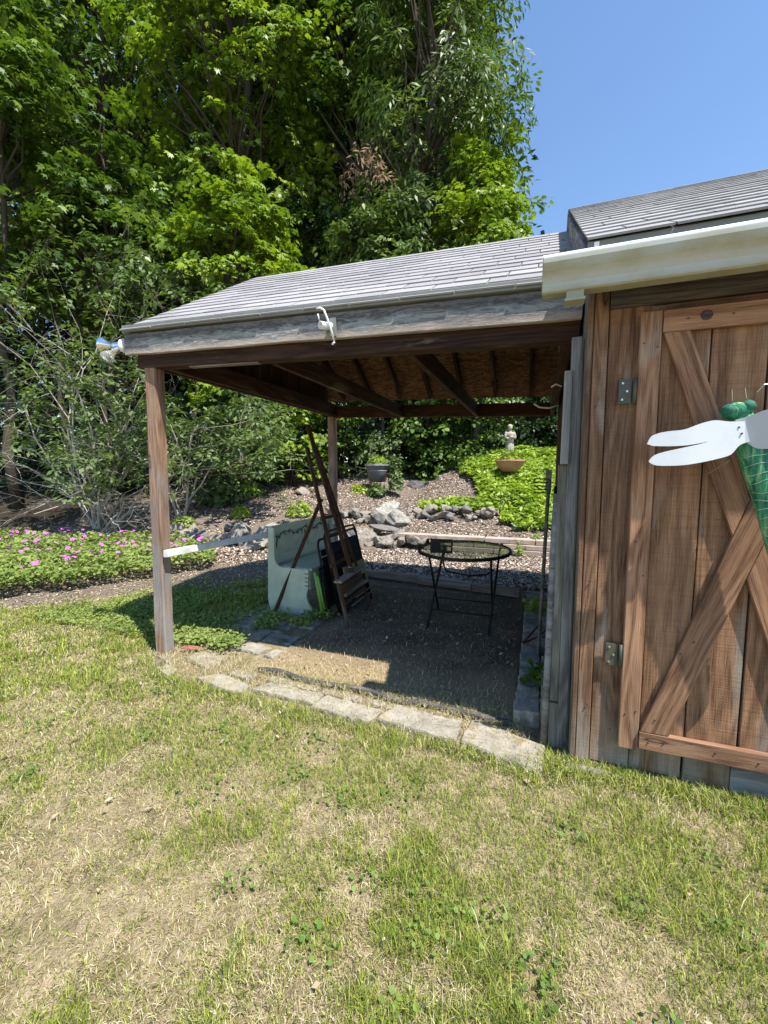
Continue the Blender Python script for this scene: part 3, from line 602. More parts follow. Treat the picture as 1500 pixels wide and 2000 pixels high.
SL = [[(-2.48, 2.35), (-2.41, 2.47), (-2.17, 2.42), (-2.22, 2.27)], [(-2.51, 2.12), (-2.49, 2.19), (-2.35, 2.14), (-2.34, 2.06)],
      [(-2.12, 2.11), (-2.02, 2.20), (-1.75, 2.14), (-1.72, 2.05), (-1.94, 2.06)], [(-1.68, 2.13), (-1.63, 2.25), (-1.25, 2.22), (-1.25, 2.12)],
      [(-1.22, 2.08), (-1.19, 2.21), (-.84, 2.17), (-.86, 2.045)], [(-.80, 2.10), (-.75, 2.24), (-.38, 2.22), (-.376, 2.05)], [(-.33, 2.077), (-.30, 2.27), (.06, 2.17), (.04, 1.97), (-.05, 1.99)]]
under = (X > -2.75) & (X < .2) & (Y > border_front(X))
behind = (Y > 2.12) & (X > .12)
lm = np.maximum(lawn_mask(X, Y), .22 * sm(1.3, .2, Y - np.interp(X, [-9, -5.3, -4.4, -3.6, -2.9, 4], [1.9, 2.3, 3.35, 4.0, 4.6, 5.0]))); patch = fbm(X, Y, 1.5, 21); fine = fbm(X, Y, 6, 23)
g = np.clip((patch - .46) * 2.6 + (fine - .5) * 2.4 + .60, .30, .92)
g = np.where(X < -1.9, np.clip(g + .30 * fbm(X, Y, 2, 77) + .08, 0, .95), g)
g = np.where((X > .1) & (Y > 1.2), np.clip(g + .15, 0, .95), g)
dens = .55 + .45 * (g > .3)
keep = (~under) & (~behind) & (rng.random(n) < lm * dens) & ~gpoly(X, Y)
X, Y, r, g = X[keep], Y[keep], r[keep], g[keep]; n = len(X)
hgt = rng.uniform(.008, .024, n) * (1 + .45 * (g > .75) + 1.0 * (rng.random(n) < .05)) * (1 + .35 * np.clip(r / 4, 0, 1)) * (1 + .7 * (fbm(X, Y, 3, 31) > .58)); wid = rng.uniform(.0012, .0026, n) * np.clip(r / 1.7, 1, 3)
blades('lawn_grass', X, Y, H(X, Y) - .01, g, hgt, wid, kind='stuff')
# taller tufts against the shed foot, border and post
X = np.concatenate([rng.uniform(.05, 1.6, 5200), rng.uniform(-2.8, .05, 5200), rng.normal(.10, .06, 900)]); Y = np.concatenate([2.07 + rng.normal(0, .05, 5200), np.zeros(5200), rng.normal(2.02, .05, 900)])
Y[5200:10400] = border_front(X[5200:10400]) + rng.normal(-.02, .035, 5200); k_ = (Y < 2.12) | (X < .1); X, Y = X[k_], Y[k_]; n = len(X)
blades('edge_grass', X, Y, H(X, Y) - .012, np.full(n, .72), rng.uniform(.03, .085, n), rng.uniform(.002, .0038, n), kind='stuff')
# dry straw and thatch lying in the gaps of the edging and on the front of the mat
n = 9000; X = rng.uniform(-2.8, .0, n); Y = np.clip(rng.normal(2.3, .13, n), 2.05, 3.1); k_ = (Y < 2.75); X, Y = X[k_], Y[k_]; n = len(X)
blades('dry_straw', X, Y, np.full(n, .006) + .006 * rng.random(n), np.full(n, .12), rng.uniform(.02, .06, n), rng.uniform(.0015, .0028, n), 1.0, kind='stuff')
n = 9000; X = rng.uniform(-1.80, -.13, n); Y = 2.38 + rng.random(n) ** 3.2 * 2.3; n = len(X)
blades('dry_needles', X, Y, np.full(n, .012), np.full(n, .02), rng.uniform(.015, .055, n), rng.uniform(.0015, .003, n), 1.2, kind='stuff')
# small shaded weeds under the roof at left
n = 24000; X = rng.uniform(-4.6, -2.6, n); Y = rng.uniform(2.5, 5.6, n); k_ = (fbm(X, Y, 2.2, 44) > .45) & (lawn_mask(X, Y) > .2); X, Y = X[k_], Y[k_]
scatter_leaves('creeping_clover', X, Y, M['gran'], 'round', .022, .02 + .03 * rng.random(len(X)), tilt=.5)
cl = [(-2.55, 2.75, .28), (-2.35, 2.62, .14), (-2.35, 3.3, .16), (-1.98, 3.5, .16), (-2.05, 3.25, .12), (-2.62, 2.6, .12), (-2.3, 3.08, .1)]
X = np.concatenate([rng.normal(a, c * .5, 420) for a, b, c in cl]); Y = np.concatenate([rng.normal(b, c * .35, 420) for a, b, c in cl])
scatter_leaves('creeping_weeds', X, Y, M['gran'], 'round', .026, .02 + .05 * rng.random(len(X)), tilt=.5)
# broadleaf rosettes in the lawn
BL = [(-.52, 1.22, .07), (-.36, 1.29, .05), (-.16, 1.19, .06), (.02, 1.13, .05), (-.55, 1.62, .06), (.35, 1.45, .05), (-1.1, 1.75, .10), (-2.0, 1.7, .12), (-.75, 1.48, .06), (.62, 1.7, .05), (-.6, .98, .05), (-1.3, 1.35, .08), (-2.6, 1.85, .14), (-3.3, 2.3, .16)]
BL += [(random.uniform(-2.6, 1.0), random.uniform(.9, 1.9), .05) for _ in range(22)]
X = np.concatenate([rng.normal(a, c * .8, 26) for a, b, c in BL]); Y = np.concatenate([rng.normal(b, c * .7, 26) for a, b, c in BL])
scatter_leaves('lawn_weeds', X, Y, M['weedleaf'], 'round', .0165, .010 + .014 * rng.random(len(X)), tilt=.45)
# mulch chips, gravel and leaf litter on the soil
def chips(name, X, Y, size, cols, lift=.006, **kw):
    n = len(X); P = np.stack([X, Y, H(X, Y) + lift + np.where((Y > 5.35) | (X < -4.3), (fbm(X, Y, 1.4, 3) - .5) * .09, 0)], -1); N = nrm(np.array([0, 0, 1.0]) + rng.normal(size=(n, 3)) * .45)
    Vt, F_, kk = leaves(P, N, size * rng.uniform(.5, 1.5, n), 'kite'); c = np.array(cols)[rng.integers(0, len(cols), n)] * rng.uniform(.7, 1.25, (n, 1))
    return obj(name, arr_mesh(name, Vt, F_, kk, M['chip'], None, np.repeat(c, kk, 0)), **kw)
n = 60000; X = rng.uniform(-8.5, 3, n); Y = 5.25 + rng.random(n) ** 1.3 * 7.5; k_ = fbm(X, Y, 1.2, 50) > .34; X, Y = X[k_], Y[k_]
chips('wood_mulch', X, Y, .046, [(.40, .30, .23), (.58, .47, .38), (.22, .16, .12), (.66, .55, .45), (.10, .08, .07)], .012, kind='stuff')
n = 15000; X = rng.uniform(-7, -2.6, n); Y = rng.uniform(2.2, 6.4, n); k_ = (lawn_mask(X, Y) < .8); X, Y = X[k_], Y[k_]
chips('leaf_litter', X, Y, .026, [(.36, .27, .19), (.50, .39, .28), (.22, .16, .11), (.42, .36, .24)], .01, kind='stuff')
n = 14000; X = rng.uniform(-2.5, .5, n); Y = rng.uniform(5.3, 7.5, n)
chips('gravel', X, Y, .026, [(.48, .41, .36), (.62, .55, .50), (.26, .22, .19), (.12, .10, .09)], .012, kind='stuff')
n = 200; X = rng.uniform(-3.2, 1.2, n); Y = rng.uniform(.8, 4.6, n)
chips('fallen_leaves', X, Y, .026, [(.42, .32, .22), (.5, .43, .31), (.3, .2, .12)], .016, kind='stuff')
n = 170; X = rng.uniform(-1.8, -.12, n); Y = rng.uniform(2.4, 4.6, n)
chips('mat_debris', X, Y, .035, [(.36, .27, .19), (.46, .38, .30), (.2, .13, .1)], .012, kind='stuff')

# ------------------------------------------------------------------ rocks
def rock_mesh(name, sx, sy, sz, m, sub=2, rough=.28, seed=0):
    bm = bmesh.new(); bmesh.ops.create_icosphere(bm, subdivisions=sub, radius=.5)
    cuts = [(Vector((random.gauss(0, 1), random.gauss(0, 1), random.gauss(0, 1))).normalized(), random.uniform(.20, .38)) for _ in range(9)]
    for v in bm.verts:
        for (nn, d) in cuts:
            e = v.co.dot(nn) - d
            if e > 0: v.co -= nn * e
        v.co *= 1 + rough * .7 * noise.noise(v.co * 2.5 + Vector((seed, 3, 1))) + rough * .4 * noise.noise(v.co * 7 + Vector((seed, 0, 0)))
        v.co = Vector((v.co.x * sx, v.co.y * sy, v.co.z * sz)) * 1.45
    return bm_mesh(name, bm, m)
RK = [rock_mesh('rock', 1, .8, .62, M['rock'], 2, .3, i * 7) for i in range(6)] + [rock_mesh('rock', 1, .8, .6, M['rockdark'], 2, .3, 50 + i * 7) for i in range(3)]
def put_rock(parent, x, y, s, dz=0, me=None, name='rock'):
    o = bpy.data.objects.new(name, me or random.choice(RK)); z = Hf(x, y) + dz + s * .22
    return attach(o, Matrix.Translation((x, y, z)) @ Euler((random.uniform(-.4, .4), random.uniform(-.4, .4), random.uniform(0, 6.3))).to_matrix().to_4x4() @ Matrix.Scale(s, 4), parent)
ra = empty('rock_border', (-6, 6.6, 0), 'loose border of grey field stones left of the mint bench', 'rock border', 'rock borders in the garden')
for i in range(34):
    t = i / 33; x = -7.0 + 2.6 * t; put_rock(ra, x + random.uniform(-.05, .05), float(yr(x)) + random.uniform(-.12, .2), random.uniform(.13, .32), random.choice((0, 0, .1)))
for (x, y, s) in ((-6.55, 6.5, .42), (-5.55, 6.62, .5), (-5.0, 6.75, .36)): put_rock(ra, x, y, s)
rb = empty('rock_border', (-3.5, 7.5, 0), 'tumbled border of rounded stones between the easel and the block wall', 'rock border', 'rock borders in the garden')
for i in range(30):
    t = i / 29; x = -4.25 + 1.75 * t; put_rock(rb, x, float(yr(x)) + random.uniform(-.12, .14), random.uniform(.16, .34), random.choice((0, 0, .12)))
for (x, y, s) in ((-3.15, 7.5, .5), (-2.75, 7.48, .42), (-3.6, 7.42, .42)): put_rock(rb, x, y, s)
rc = empty('rock_border', (-3.9, 8.45, .4), 'low heap of small pale stones left of the big boulder', 'rock border', 'rock borders in the garden')
for i in range(36): put_rock(rc, -4.35 + 1.15 * random.random(), 8.38 + random.uniform(-.16, .2), random.uniform(.10, .22), random.choice((0, .05, .1)))
rd = empty('rock_border', (-1.8, 8.5, .4), 'row of angular stones right of the boulder, edged by leafy ground cover', 'rock border', 'rock borders in the garden')
for i in range(40): put_rock(rd, -2.75 + 1.95 * i / 39 + random.uniform(-.04, .04), 8.42 + random.uniform(-.14, .18), random.uniform(.11, .25), random.choice((0, .05, .12)))
def single_rock(label, x, y, s, rot, sx, sy, sz, m, sub=3, dz=0, name='boulder', cat='boulder', seed=5):
    o = obj(name, rock_mesh(name, sx, sy, sz, m, sub, .3, seed), None, Matrix.Translation((x, y, Hf(x, y) + dz)) @ Euler(rot).to_matrix().to_4x4() @ Matrix.Scale(s, 4)); return tag(o, label, cat)
single_rock('large pale boulder with a rounded brown side, upper of the leaning pair', -3.0, 8.3, .50, (.1, -.5, .3), 1.0, .7, .85, M['boulder'], 3, .25)
single_rock('long pale slab-like boulder leaning down against the large rounded one', -2.68, 8.05, .52, (.1, .75, .35), 1.15, .5, .5, M['boulder'], 3, .18, seed=19)
single_rock('dark flat slate lying on the border stones below the boulders', -2.85, 7.68, .55, (0, .05, .1), 1.1, .6, .16, M['rockdark'], 2, .2, name='flat_stone', cat='stone', seed=21)
single_rock('broad flat field stone just left of the mint bench, behind the rail', -4.95, 6.35, .44, (0, 0, .2), 1.2, .7, .5, M['rock'], 3, .08, name='flat_stone', cat='stone', seed=23)
single_rock('pale lumpy stone above the rail, left of the bench back', -4.9, 6.95, .36, (.1, .1, .5), 1.2, .6, .5, M['boulder'], 3, .12, name='field_stone', cat='stone', seed=27)
single_rock('lone grey stone far back beside the dark bushes', -5.9, 9.6, .42, (0, 0, .4), 1, .7, .5, M['rock'], 2, .06, name='field_stone', cat='stone', seed=29)
single_rock('small flat grey stone at the upper end of the garden path', -3.2, 11.2, .5, (0, 0, .1), 1.2, .7, .4, M['rockdark'], 2, .08, name='field_stone', cat='stone', seed=31)
single_rock('small red clay chunk lying at the foot of the front post', -2.55, 2.48, .11, (0, .1, .6), 1.3, .5, .3, M['red'], 2, .02, name='clay_chunk', cat='stone', seed=33)
single_rock('small pale pebble in the grass in front of the front post', -2.58, 2.18, .06, (0, 0, .6), 1.2, .9, .6, M['boulder'], 2, .012, name='pebble', cat='stone', seed=35)
single_rock('yellowish stone under the front corner of the shed', .33, 2.08, .19, (0, 0, .05), 1.35, .35, .32, M['slab'], 2, -.01, name='footing_stone', cat='stone', seed=37)
# retaining wall of blocks
bw = empty('block_wall', (-1, 7.5, 0), 'low retaining wall of dry-laid tan blocks behind the glass table', 'wall')
bmesh_ = board_mesh('block', .42, .2, .085, M['block'], .006, .12, .009)
for row in range(3):
    x = -2.55 + (.0 if row == 2 else .24 + .1 * row) + (.35 if row < 2 else 0)
    while x < 1.2:
        w = random.uniform(.9, 1.08); mw = Matrix.Translation((x + .21, 7.52 + random.uniform(-.012, .012) + .02 * row, .045 + .092 * row)) @ Matrix.Rotation(random.uniform(-.03, .03), 4, 'Z') @ Matrix.Diagonal((w, 1, 1, 1))
        attach(bpy.data.objects.new('block', bmesh_), mw, bw); x += .42 * w + .008
for i in range(8): put_rock(bw, -2.5 + i * .13, 7.45 + random.uniform(-.04, .04), random.uniform(.16, .26), random.choice((0, .1)), name='rock')

# ------------------------------------------------------------------ front stone edging, pavers, mat
se = empty('stone_edging', (-1.2, 2.1, 0), 'curved edging of worn granite slabs between the lawn and the mat', 'edging')
def slab(name, poly, z0, z1, m, parent, **k):
    """polygon slab with jittered, finely broken outline, domed and recessed a little"""
    P = []
    n = len(poly)
    for i in range(n):
        a = Vector((*poly[i], 0)); b = Vector((*poly[(i + 1) % n], 0)); s = max(2, int((b - a).length / .035)); nn = Vector((b.y - a.y, a.x - b.x, 0)).normalized()
        for j in range(s): P.append(a.lerp(b, j / s) + nn * random.gauss(0, .005))
    c = sum(P, Vector()) / len(P); V = [Vector((p.x, p.y, z0)) for p in P]; N = len(P)
    for sc_, zz in ((1, z1 - .012), (.955, z1 - .002), (.7, z1), (.4, z1)):
        for p in P: q = c + (p - c) * sc_; V.append(Vector((q.x, q.y, zz + .010 * (noise.noise(Vector((q.x * 14, q.y * 14, 0)))))))
    V.append(Vector((c.x, c.y, z1))); Fc = []
    for L in range(4):
        for i in range(N): Fc.append((L * N + i, L * N + (i + 1) % N, (L + 1) * N + (i + 1) % N, (L + 1) * N + i))
    for i in range(N): Fc.append((4 * N + i, 4 * N + (i + 1) % N, 5 * N))
    return world_obj(name, V, Fc, m, parent, Vector((c.x, c.y, 0)), **k)
for i, p in enumerate(SL):
    c = (sum(q[0] for q in p) / len(p), sum(q[1] for q in p) / len(p)); slab('slab', [(c[0] + (a - c[0]) * 1.09, c[1] + (b - c[1]) * 1.12) for a, b in p], -.03, .018 + .005 * (i % 3), M['slab'], se)
for p in ([(-2.02, 2.26), (-1.97, 2.33), (-1.78, 2.31), (-1.82, 2.23)], [(-1.70, 2.27), (-1.68, 2.33), (-1.30, 2.31), (-1.32, 2.255)], [(-1.26, 2.245), (-1.26, 2.30), (-.98, 2.29), (-.98, 2.235)],
          [(-.94, 2.23), (-.94, 2.28), (-.62, 2.29), (-.62, 2.25)], [(-2.3, 2.62), (-2.26, 2.76), (-1.98, 2.74), (-2.02, 2.60)], [(-1.96, 2.60), (-1.92, 2.72), (-1.84, 2.71), (-1.86, 2.58)], [(-2.72, 2.30), (-2.70, 2.36), (-2.5, 2.30), (-2.52, 2.23)]):
    slab('slab', p, -.03, .008, M['slab'], se)
pv = empty('paver_patch', (-2.3, 3.2, 0), 'patch of shaded flat pavers with weeds in front of the mint bench', 'paving')
for i in range(3):
    for j in range(4):
        x0 = -2.78 + i * .31 + (.12 if j % 2 else 0); y0 = 2.84 + j * .185
        if x0 + .29 > -1.84: continue
        slab('paver', [(x0 + .01, y0), (x0, y0 + .165), (x0 + .285, y0 + .17), (x0 + .29, y0 + .005)], -.03, .004 + .004 * random.random(), M['paver'], pv)
mt = empty('outdoor_mat', (-.95, 3.5, 0), 'dark worn outdoor mat covering the carport floor under the glass table', 'mat')
nxm, nym = 40, 60; V = []; Fc = []
for i in range(nxm + 1):
    for j in range(nym + 1):
        u, v = i / nxm, j / nym; x = -1.83 + 1.73 * u + .03 * v * (1 - u) * -6 * .5; yf = 2.385 - .05 * u + .012 * math.sin(u * 19); y = yf + (4.76 - yf) * v
        V.append(Vector((x, y, .006 + .006 * noise.noise(Vector((x * 3, y * 3, 0))) + (.012 * max(0, math.sin(u * 16)) if j < 2 else 0))))
for i in range(nxm):
    for j in range(nym): a = i * (nym + 1) + j; Fc.append((a, a + nym + 1, a + nym + 2, a + 1))
world_obj('mat_sheet', V, Fc, M['mat'], mt, (-.95, 3.5, 0), True)
mb = MB(); mb.tube([(-1.83 + 1.73 * t, 2.375 - .05 * t + .012 * math.sin(t * 19), .010 + .012 * max(0, math.sin(t * 16))) for t in [i / 30 for i in range(31)]], .016, 6); mb.build('rubber_edge', M['rubber'], mt, True)
te = empty('timber_edging', (-1.1, 4.9, 0), 'weathered landscape timbers lying along the back edge of the mat', 'edging')
for (a, b) in (((-2.25, 5.20), (-1.42, 5.10)), ((-1.41, 5.08), (-.72, 5.0)), ((-.70, 4.97), (-.16, 4.90))): board('timber', (*a, .045), (*b, .045), .09, .09, (0, 0, 1), M['timber'], te, wob=.006)
board('timber', (-2.3, 5.34, .03), (-.9, 5.24, .03), .05, .05, (0, 0, 1), M['grey'], te, wob=.006); board('timber', (-.1, 5.02, .02), (.14, 4.96, .02), .07, .05, (0, 0, 1), M['grey'], te, wob=.006)
br = empty('stone_curb', (-.02, 3.5, 0), 'uneven row of stone blocks along the foot of the shed side wall', 'edging')
y = 2.36
while y < 4.7:
    L = random.uniform(.18, .34); w = .13
    slab('curb_stone', [(-.085 + random.uniform(-.01, .01), y), (-.085, y + L), (-.085 + w, y + L - .01), (-.085 + w, y + .01)], -.02, .05 + random.uniform(0, .04), M['paver'] if random.random() < .6 else M['slab'], br); 
    if random.random() < .8: slab('curb_stone', [(.055, y + .02), (.055, y + L), (.17, y + L), (.17, y + .01)], -.02, .08 + random.uniform(0, .08), M['paver'], br)
    y += L + .02

# ------------------------------------------------------------------ carport
cp = empty('carport', (-1.3, 3.8, 0), 'open-sided carport lean-to with grey shingled roof and brown posts', 'carport')
T = lambda x: -.038 * (x + 2.7)
board('post', (-2.715, 2.375, -.02), (-2.70, 2.39, 2.17), .098, .098, (.12, -1, 0), M['post'], cp, wob=.006, ch=.009, seg=.15)
board('post', (-2.70, 5.24, -.02), (-2.70, 5.24, 2.17), .098, .098, (0, -1, 0), M['post'], cp, wob=.004, ch=.008)
# header (two members) and fascia
def bx(x0, x1, y, zb, h): return ((x0, y, 2.17 + T(x0) + zb + h / 2), (x1, y, 2.17 + T(x1) + zb + h / 2))
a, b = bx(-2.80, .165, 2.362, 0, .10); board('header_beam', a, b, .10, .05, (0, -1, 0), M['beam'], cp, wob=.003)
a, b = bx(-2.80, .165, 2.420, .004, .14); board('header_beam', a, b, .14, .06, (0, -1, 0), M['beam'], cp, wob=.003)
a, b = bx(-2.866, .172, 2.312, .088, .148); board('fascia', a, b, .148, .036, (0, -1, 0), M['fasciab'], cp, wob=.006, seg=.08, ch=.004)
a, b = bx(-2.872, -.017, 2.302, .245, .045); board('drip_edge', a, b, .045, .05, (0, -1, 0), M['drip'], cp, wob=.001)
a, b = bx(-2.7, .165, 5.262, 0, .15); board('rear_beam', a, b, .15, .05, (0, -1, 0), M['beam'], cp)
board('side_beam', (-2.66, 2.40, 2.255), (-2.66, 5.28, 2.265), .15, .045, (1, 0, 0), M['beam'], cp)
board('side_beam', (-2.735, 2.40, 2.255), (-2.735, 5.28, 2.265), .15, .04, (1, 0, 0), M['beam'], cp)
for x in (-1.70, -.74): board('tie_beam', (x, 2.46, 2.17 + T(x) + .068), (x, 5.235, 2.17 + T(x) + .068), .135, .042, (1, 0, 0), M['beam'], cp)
board('side_beam', (.12, 2.46, 2.17 + T(.12) + .07), (.12, 5.235, 2.17 + T(.12) + .07), .135, .04, (1, 0, 0), M['beam'], cp)
a, b = bx(-2.33, -1.75, 2.372, -.012, .012); board('shim', a, b, .045, .01, (0, 0, 1), M['timber'], cp)
# roof
PH = math.atan(.645); RY = 3.87; ex = lambda x: 2.436 - .036 * (x + 2.87)
def rp(x, s, off=0):  # front slope: distance s up from the eave
    return Vector((x, 2.28 + s * math.cos(PH) - off * math.sin(PH), ex(x) + s * math.sin(PH) + off * math.cos(PH)))
SLn = (RY - 2.28) / math.cos(PH)
def rpb(x, s, off=0): return Vector((x, 2 * RY - 2.28 - s * math.cos(PH) + off * math.sin(PH), ex(x) + s * math.sin(PH) + off * math.cos(PH)))
mb = MB()
for f in (rp, rpb):
    b0 = len(mb.V)
    for off in (-.022, -.006):
        for (x, s) in ((-2.86, .01), (.178, .01), (.178, SLn), (-2.86, SLn)): mb.V.append(f(x, s, off))
    mb.F += [tuple(b0 + i for i in q) for q in ((0, 3, 2, 1), (4, 5, 6, 7), (0, 1, 5, 4), (1, 2, 6, 5), (2, 3, 7, 6), (3, 0, 4, 7))]
roof = mb.build('roof', M['osb'], cp)
def shingle_mesh(name, w, ex_, m):
    mb = MB(); lo, hi = .009, .001; L = ex_ + .03
    mb.V += [Vector(p) for p in ((.0035, 0, 0), (w - .0035, 0, 0), (w - .0035, 0, lo), (.0035, 0, lo), (.0035, L, -.001), (w - .0035, L, -.001), (w - .0035, L, hi), (.0035, L, hi))]
    mb.F += [(0, 3, 2, 1)[::-1], (3, 2, 6, 7), (0, 4, 5, 1), (4, 7, 6, 5), (0, 3, 7, 4), (1, 5, 6, 2)]
    return mesh(name, mb.V, mb.F, m)
def shingle_run(parent, fn, x0, x1, SL_, w, e, m, nrows):
    base = shingle_mesh('shingle', w, e, m); cache = {}
    for rI in range(nrows):
        s = rI * e - .012; x = x0 - (0, .5, .18, .68)[rI % 4] * w
        while x < x1:
            xa, xb = max(x, x0), min(x + w, x1); ww = round(xb - xa, 3)
            if ww > .03:
                if abs(ww - w) < .004: me_ = base
                else:
                    if ww not in cache: cache[ww] = shingle_mesh('shingle', ww, e, m)
                    me_ = cache[ww]
                p = fn(xa, s, .0); q = fn(xb, s, .0); u = fn(xa, s + .1, .0); X_ = (q - p).normalized(); Y_ = (u - p); Y_ = (Y_ - X_ * X_.dot(Y_)).normalized(); Z_ = X_.cross(Y_)
                mw = Matrix((X_, Y_, Z_)).transposed().to_4x4(); mw.translation = p + Z_ * (random.uniform(0, .0016)) + Y_ * random.uniform(-.003, .003)
                attach(bpy.data.objects.new('shingle', me_), mw @ Matrix.Rotation(random.gauss(0, .003), 4, 'Z'), parent)
            x += w
NR = 14; shingle_run(roof, rp, -2.885, .178, SLn, .305, SLn / NR, M['shingle'], NR)
mb = MB(); b0 = 0
for off in (0, .006):
    for (x, s) in ((-2.88, -.01), (.178, -.01), (.178, SLn), (-2.88, SLn)): mb.V.append(rpb(x, s, off))
mb.F += [(0, 3, 2, 1), (4, 5, 6, 7), (0, 1, 5, 4), (1, 2, 6, 5), (2, 3, 7, 6), (3, 0, 4, 7)]; mb.build('rear_shingles', M['shingle'], roof)
# rake boards, rafters, gable boards
board('rake_board', rp(-2.845, .02, -.07), rp(-2.845, SLn, -.07), .09, .025, (1, 0, 0), M['fascia'], cp); board('rake_board', rpb(-2.845, .02, -.07), rpb(-2.845, SLn, -.07), .09, .025, (1, 0, 0), M['fascia'], cp)
x = -2.55
while x < .16:
    for f in (rp, rpb): board('rafter', f(x, .12, -.07), f(x, SLn - .02, -.07), .09, .038, (1, 0, 0), M['beam'], cp)
    x += .405
board('ridge_beam', rp(-2.8, SLn, -.09), rp(.17, SLn, -.09), .12, .04, (0, 1, 0), M['beam'], cp)
y = 2.46
while y < 5.2:
    top = ex(-2.8) + (min(y, 2 * RY - y) - 2.28) * .645 - .045
    if top - 2.34 > .06: board('gable_board', (-2.79, y + .07, 2.2), (-2.79, y + .07, top), .135, .018, (1, 0, 0), M['beam'], cp)
    y += .141
# grey upright boards at the shed end of the header
gb = lambda *a, **k: board('corner_board', *a, **k)
gb((.151, 2.225, .0), (.150, 2.262, 2.045), .045, .05, (0, -1, 0), M['grey'], cp); gb((.112, 2.22, 1.445), (.118, 2.24, 1.888), .036, .04, (0, -1, 0), M['grey'], cp)
gb((.108, 2.235, .24), (.108, 2.25, 1.44), .040, .04, (0, -1, 0), M['olive'], cp); gb((.108, 2.225, .0), (.108, 2.225, .235), .046, .045, (0, -1, 0), M['olive'], cp)
mb = MB(); mb.tube([(.066, 2.205, -.01), (.073, 2.22, .5), (.078, 2.235, 1.0), (.085, 2.25, 1.30)], [.018, .017, .016, .015], 10); mb.build('round_pole', M['grey'], cp, True)
mb = MB(); mb.tube([(.14, 3.9, 1.98), (.06, 3.88, 1.955), (-.02, 3.86, 1.965), (-.06, 3.85, 1.995)], .008, 7); mb.build('hook', M['white'], cp, True)
mb = MB(); mb.tube([(.13, 3.2, 2.0), (.09, 3.2, 2.02), (.06, 3.2, 2.0)], .006, 6); mb.build('hook', M['white'], cp, True)
# white rail from post to post
tag(board('white_rail', (-2.615, 2.33, .800), (-2.615, 5.20, .742), .052, .034, (1, 0, 0), M['wrail']), 'long white painted rail fixed across the left posts of the carport', 'rail')

# floodlight on the left end of the fascia
flo = empty('floodlight', (-2.92, 2.3, 2.34), 'twin chrome outdoor floodlight on the left end of the fascia', 'lamp')
Mx = lambda p, d: frame(Vector(p), Vector(p) + Vector(d), (0, 0, 1)) @ Matrix.Rotation(R(90), 4, 'Y')
def lat(name, prof, p, d, m, parent, k=24):
    mb = MB(); dv = Vector(d).normalized(); q = dv.to_track_quat('Z', 'Y').to_matrix().to_4x4(); q.translation = Vector(p); mb.lathe(prof, q, k); return mb.build(name, m, parent, True)
lat('wall_plate', [(0, 0), (.05, 0), (.05, .012), (.02, .02), (0, .02)], (-2.885, 2.31, 2.335), (-1, 0, 0), M['white'], flo)
lat('lamp_holder', [(.02, 0), (.024, .01), (.027, .05), (.027, .11), (.022, .115), (.0, .115)], (-2.90, 2.31, 2.338), (-1, 0, .12), M['chrome'], flo)
lat('reflector_bulb', [(.018, 0), (.021, .03), (.032, .055), (.054, .088), (.056, .094), (.045, .10), (0, .105)], (-3.01, 2.31, 2.35), (-1, -.1, .14), M['chrome'], flo)
lat('lamp_holder', [(.016, 0), (.024, .01), (.025, .05), (.02, .055)], (-2.93, 2.30, 2.325), (-.8, -.2, -.45), M['chrome'], flo)
lat('clear_bulb', [(.018, 0), (.022, .02), (.038, .05), (.048, .075), (.046, .085), (.03, .095), (0, .1)], (-2.975, 2.29, 2.30), (-.8, -.2, -.55), M['bulb'], flo)
# white bracket on the fascia
bk = empty('flag_bracket', (-1.19, 2.27, 2.24), 'white metal flagpole bracket screwed to the grey fascia', 'bracket')
mb = MB(); mb.box((-1.185, 2.276, 2.205), (-1.145, 2.292, 2.31)); mb.build('plate', M['drip'], bk)
lat('socket', [(.013, 0), (.022, 0), (.022, .075), (.016, .075), (.016, .0)], (-1.178, 2.28, 2.262), (-.5, -1, -.12), M['white'], bk)
mb = MB(); mb.tube([(-1.15, 2.27, 2.17), (-1.158, 2.245, 2.23), (-1.172, 2.225, 2.29), (-1.188, 2.215, 2.335), (-1.205, 2.205, 2.345), (-1.228, 2.2, 2.342)], [.006, .006, .006, .006, .006, .004], 7)
mb.tube([(-1.21, 2.2, 2.275), (-1.216, 2.195, 2.31)], .004, 6); mb.tube([(-1.15, 2.27, 2.17), (-1.165, 2.272, 2.155)], .007, 6); mb.build('cleat', M['white'], bk, True)

# ------------------------------------------------------------------ shed
sh = empty('shed', (1.3, 3.8, 0), 'brown board-sided garden shed with hinged plank door and grey shingled roof', 'shed')
XE = 2.6
mb = MB(); mb.box((.215, 2.17, .03), (XE, 2.18, 2.34)); mb.build('inner_wall', M['void'], sh)
mb = MB(); mb.box((.215, 5.4, .03), (XE, 5.42, 2.3)); mb.build('rear_wall', M['shedwall'], sh)
# front boards
fb = [(.1935, .232, 2.127, .012), (.234, .300, 2.117, .02), (.302, .378, 2.130, .02)]
board('corner_trim', (.194, 2.133, -.01), (.194, 2.133, 2.24), .022, .03, (0, -1, 0), M['shedwall'], sh, wob=.003)
for (x0, x1, y, z0) in ((.207, .268, 2.128, .015), (.270, .437, 2.140, .02)): board('wall_board', ((x0 + x1) / 2, y + .008, z0), ((x0 + x1) / 2, y + .008, 2.2), x1 - x0 - .003, .022, (0, -1, 0), M['shedwall'], sh, wob=.002)
for (x0, x1, z0) in ((.441, .645, .018), (.653, .828, .01)): board('wall_board', ((x0 + x1) / 2, 2.152, z0), ((x0 + x1) / 2, 2.152, .30), x1 - x0, .018, (0, -1, 0), M['shedwall'], sh, wob=.004, seg=.05)
board('base_board', (.833, 2.158, .075), (XE, 2.158, .075), .15, .02, (0, -1, 0), M['grey'], sh, wob=.003)
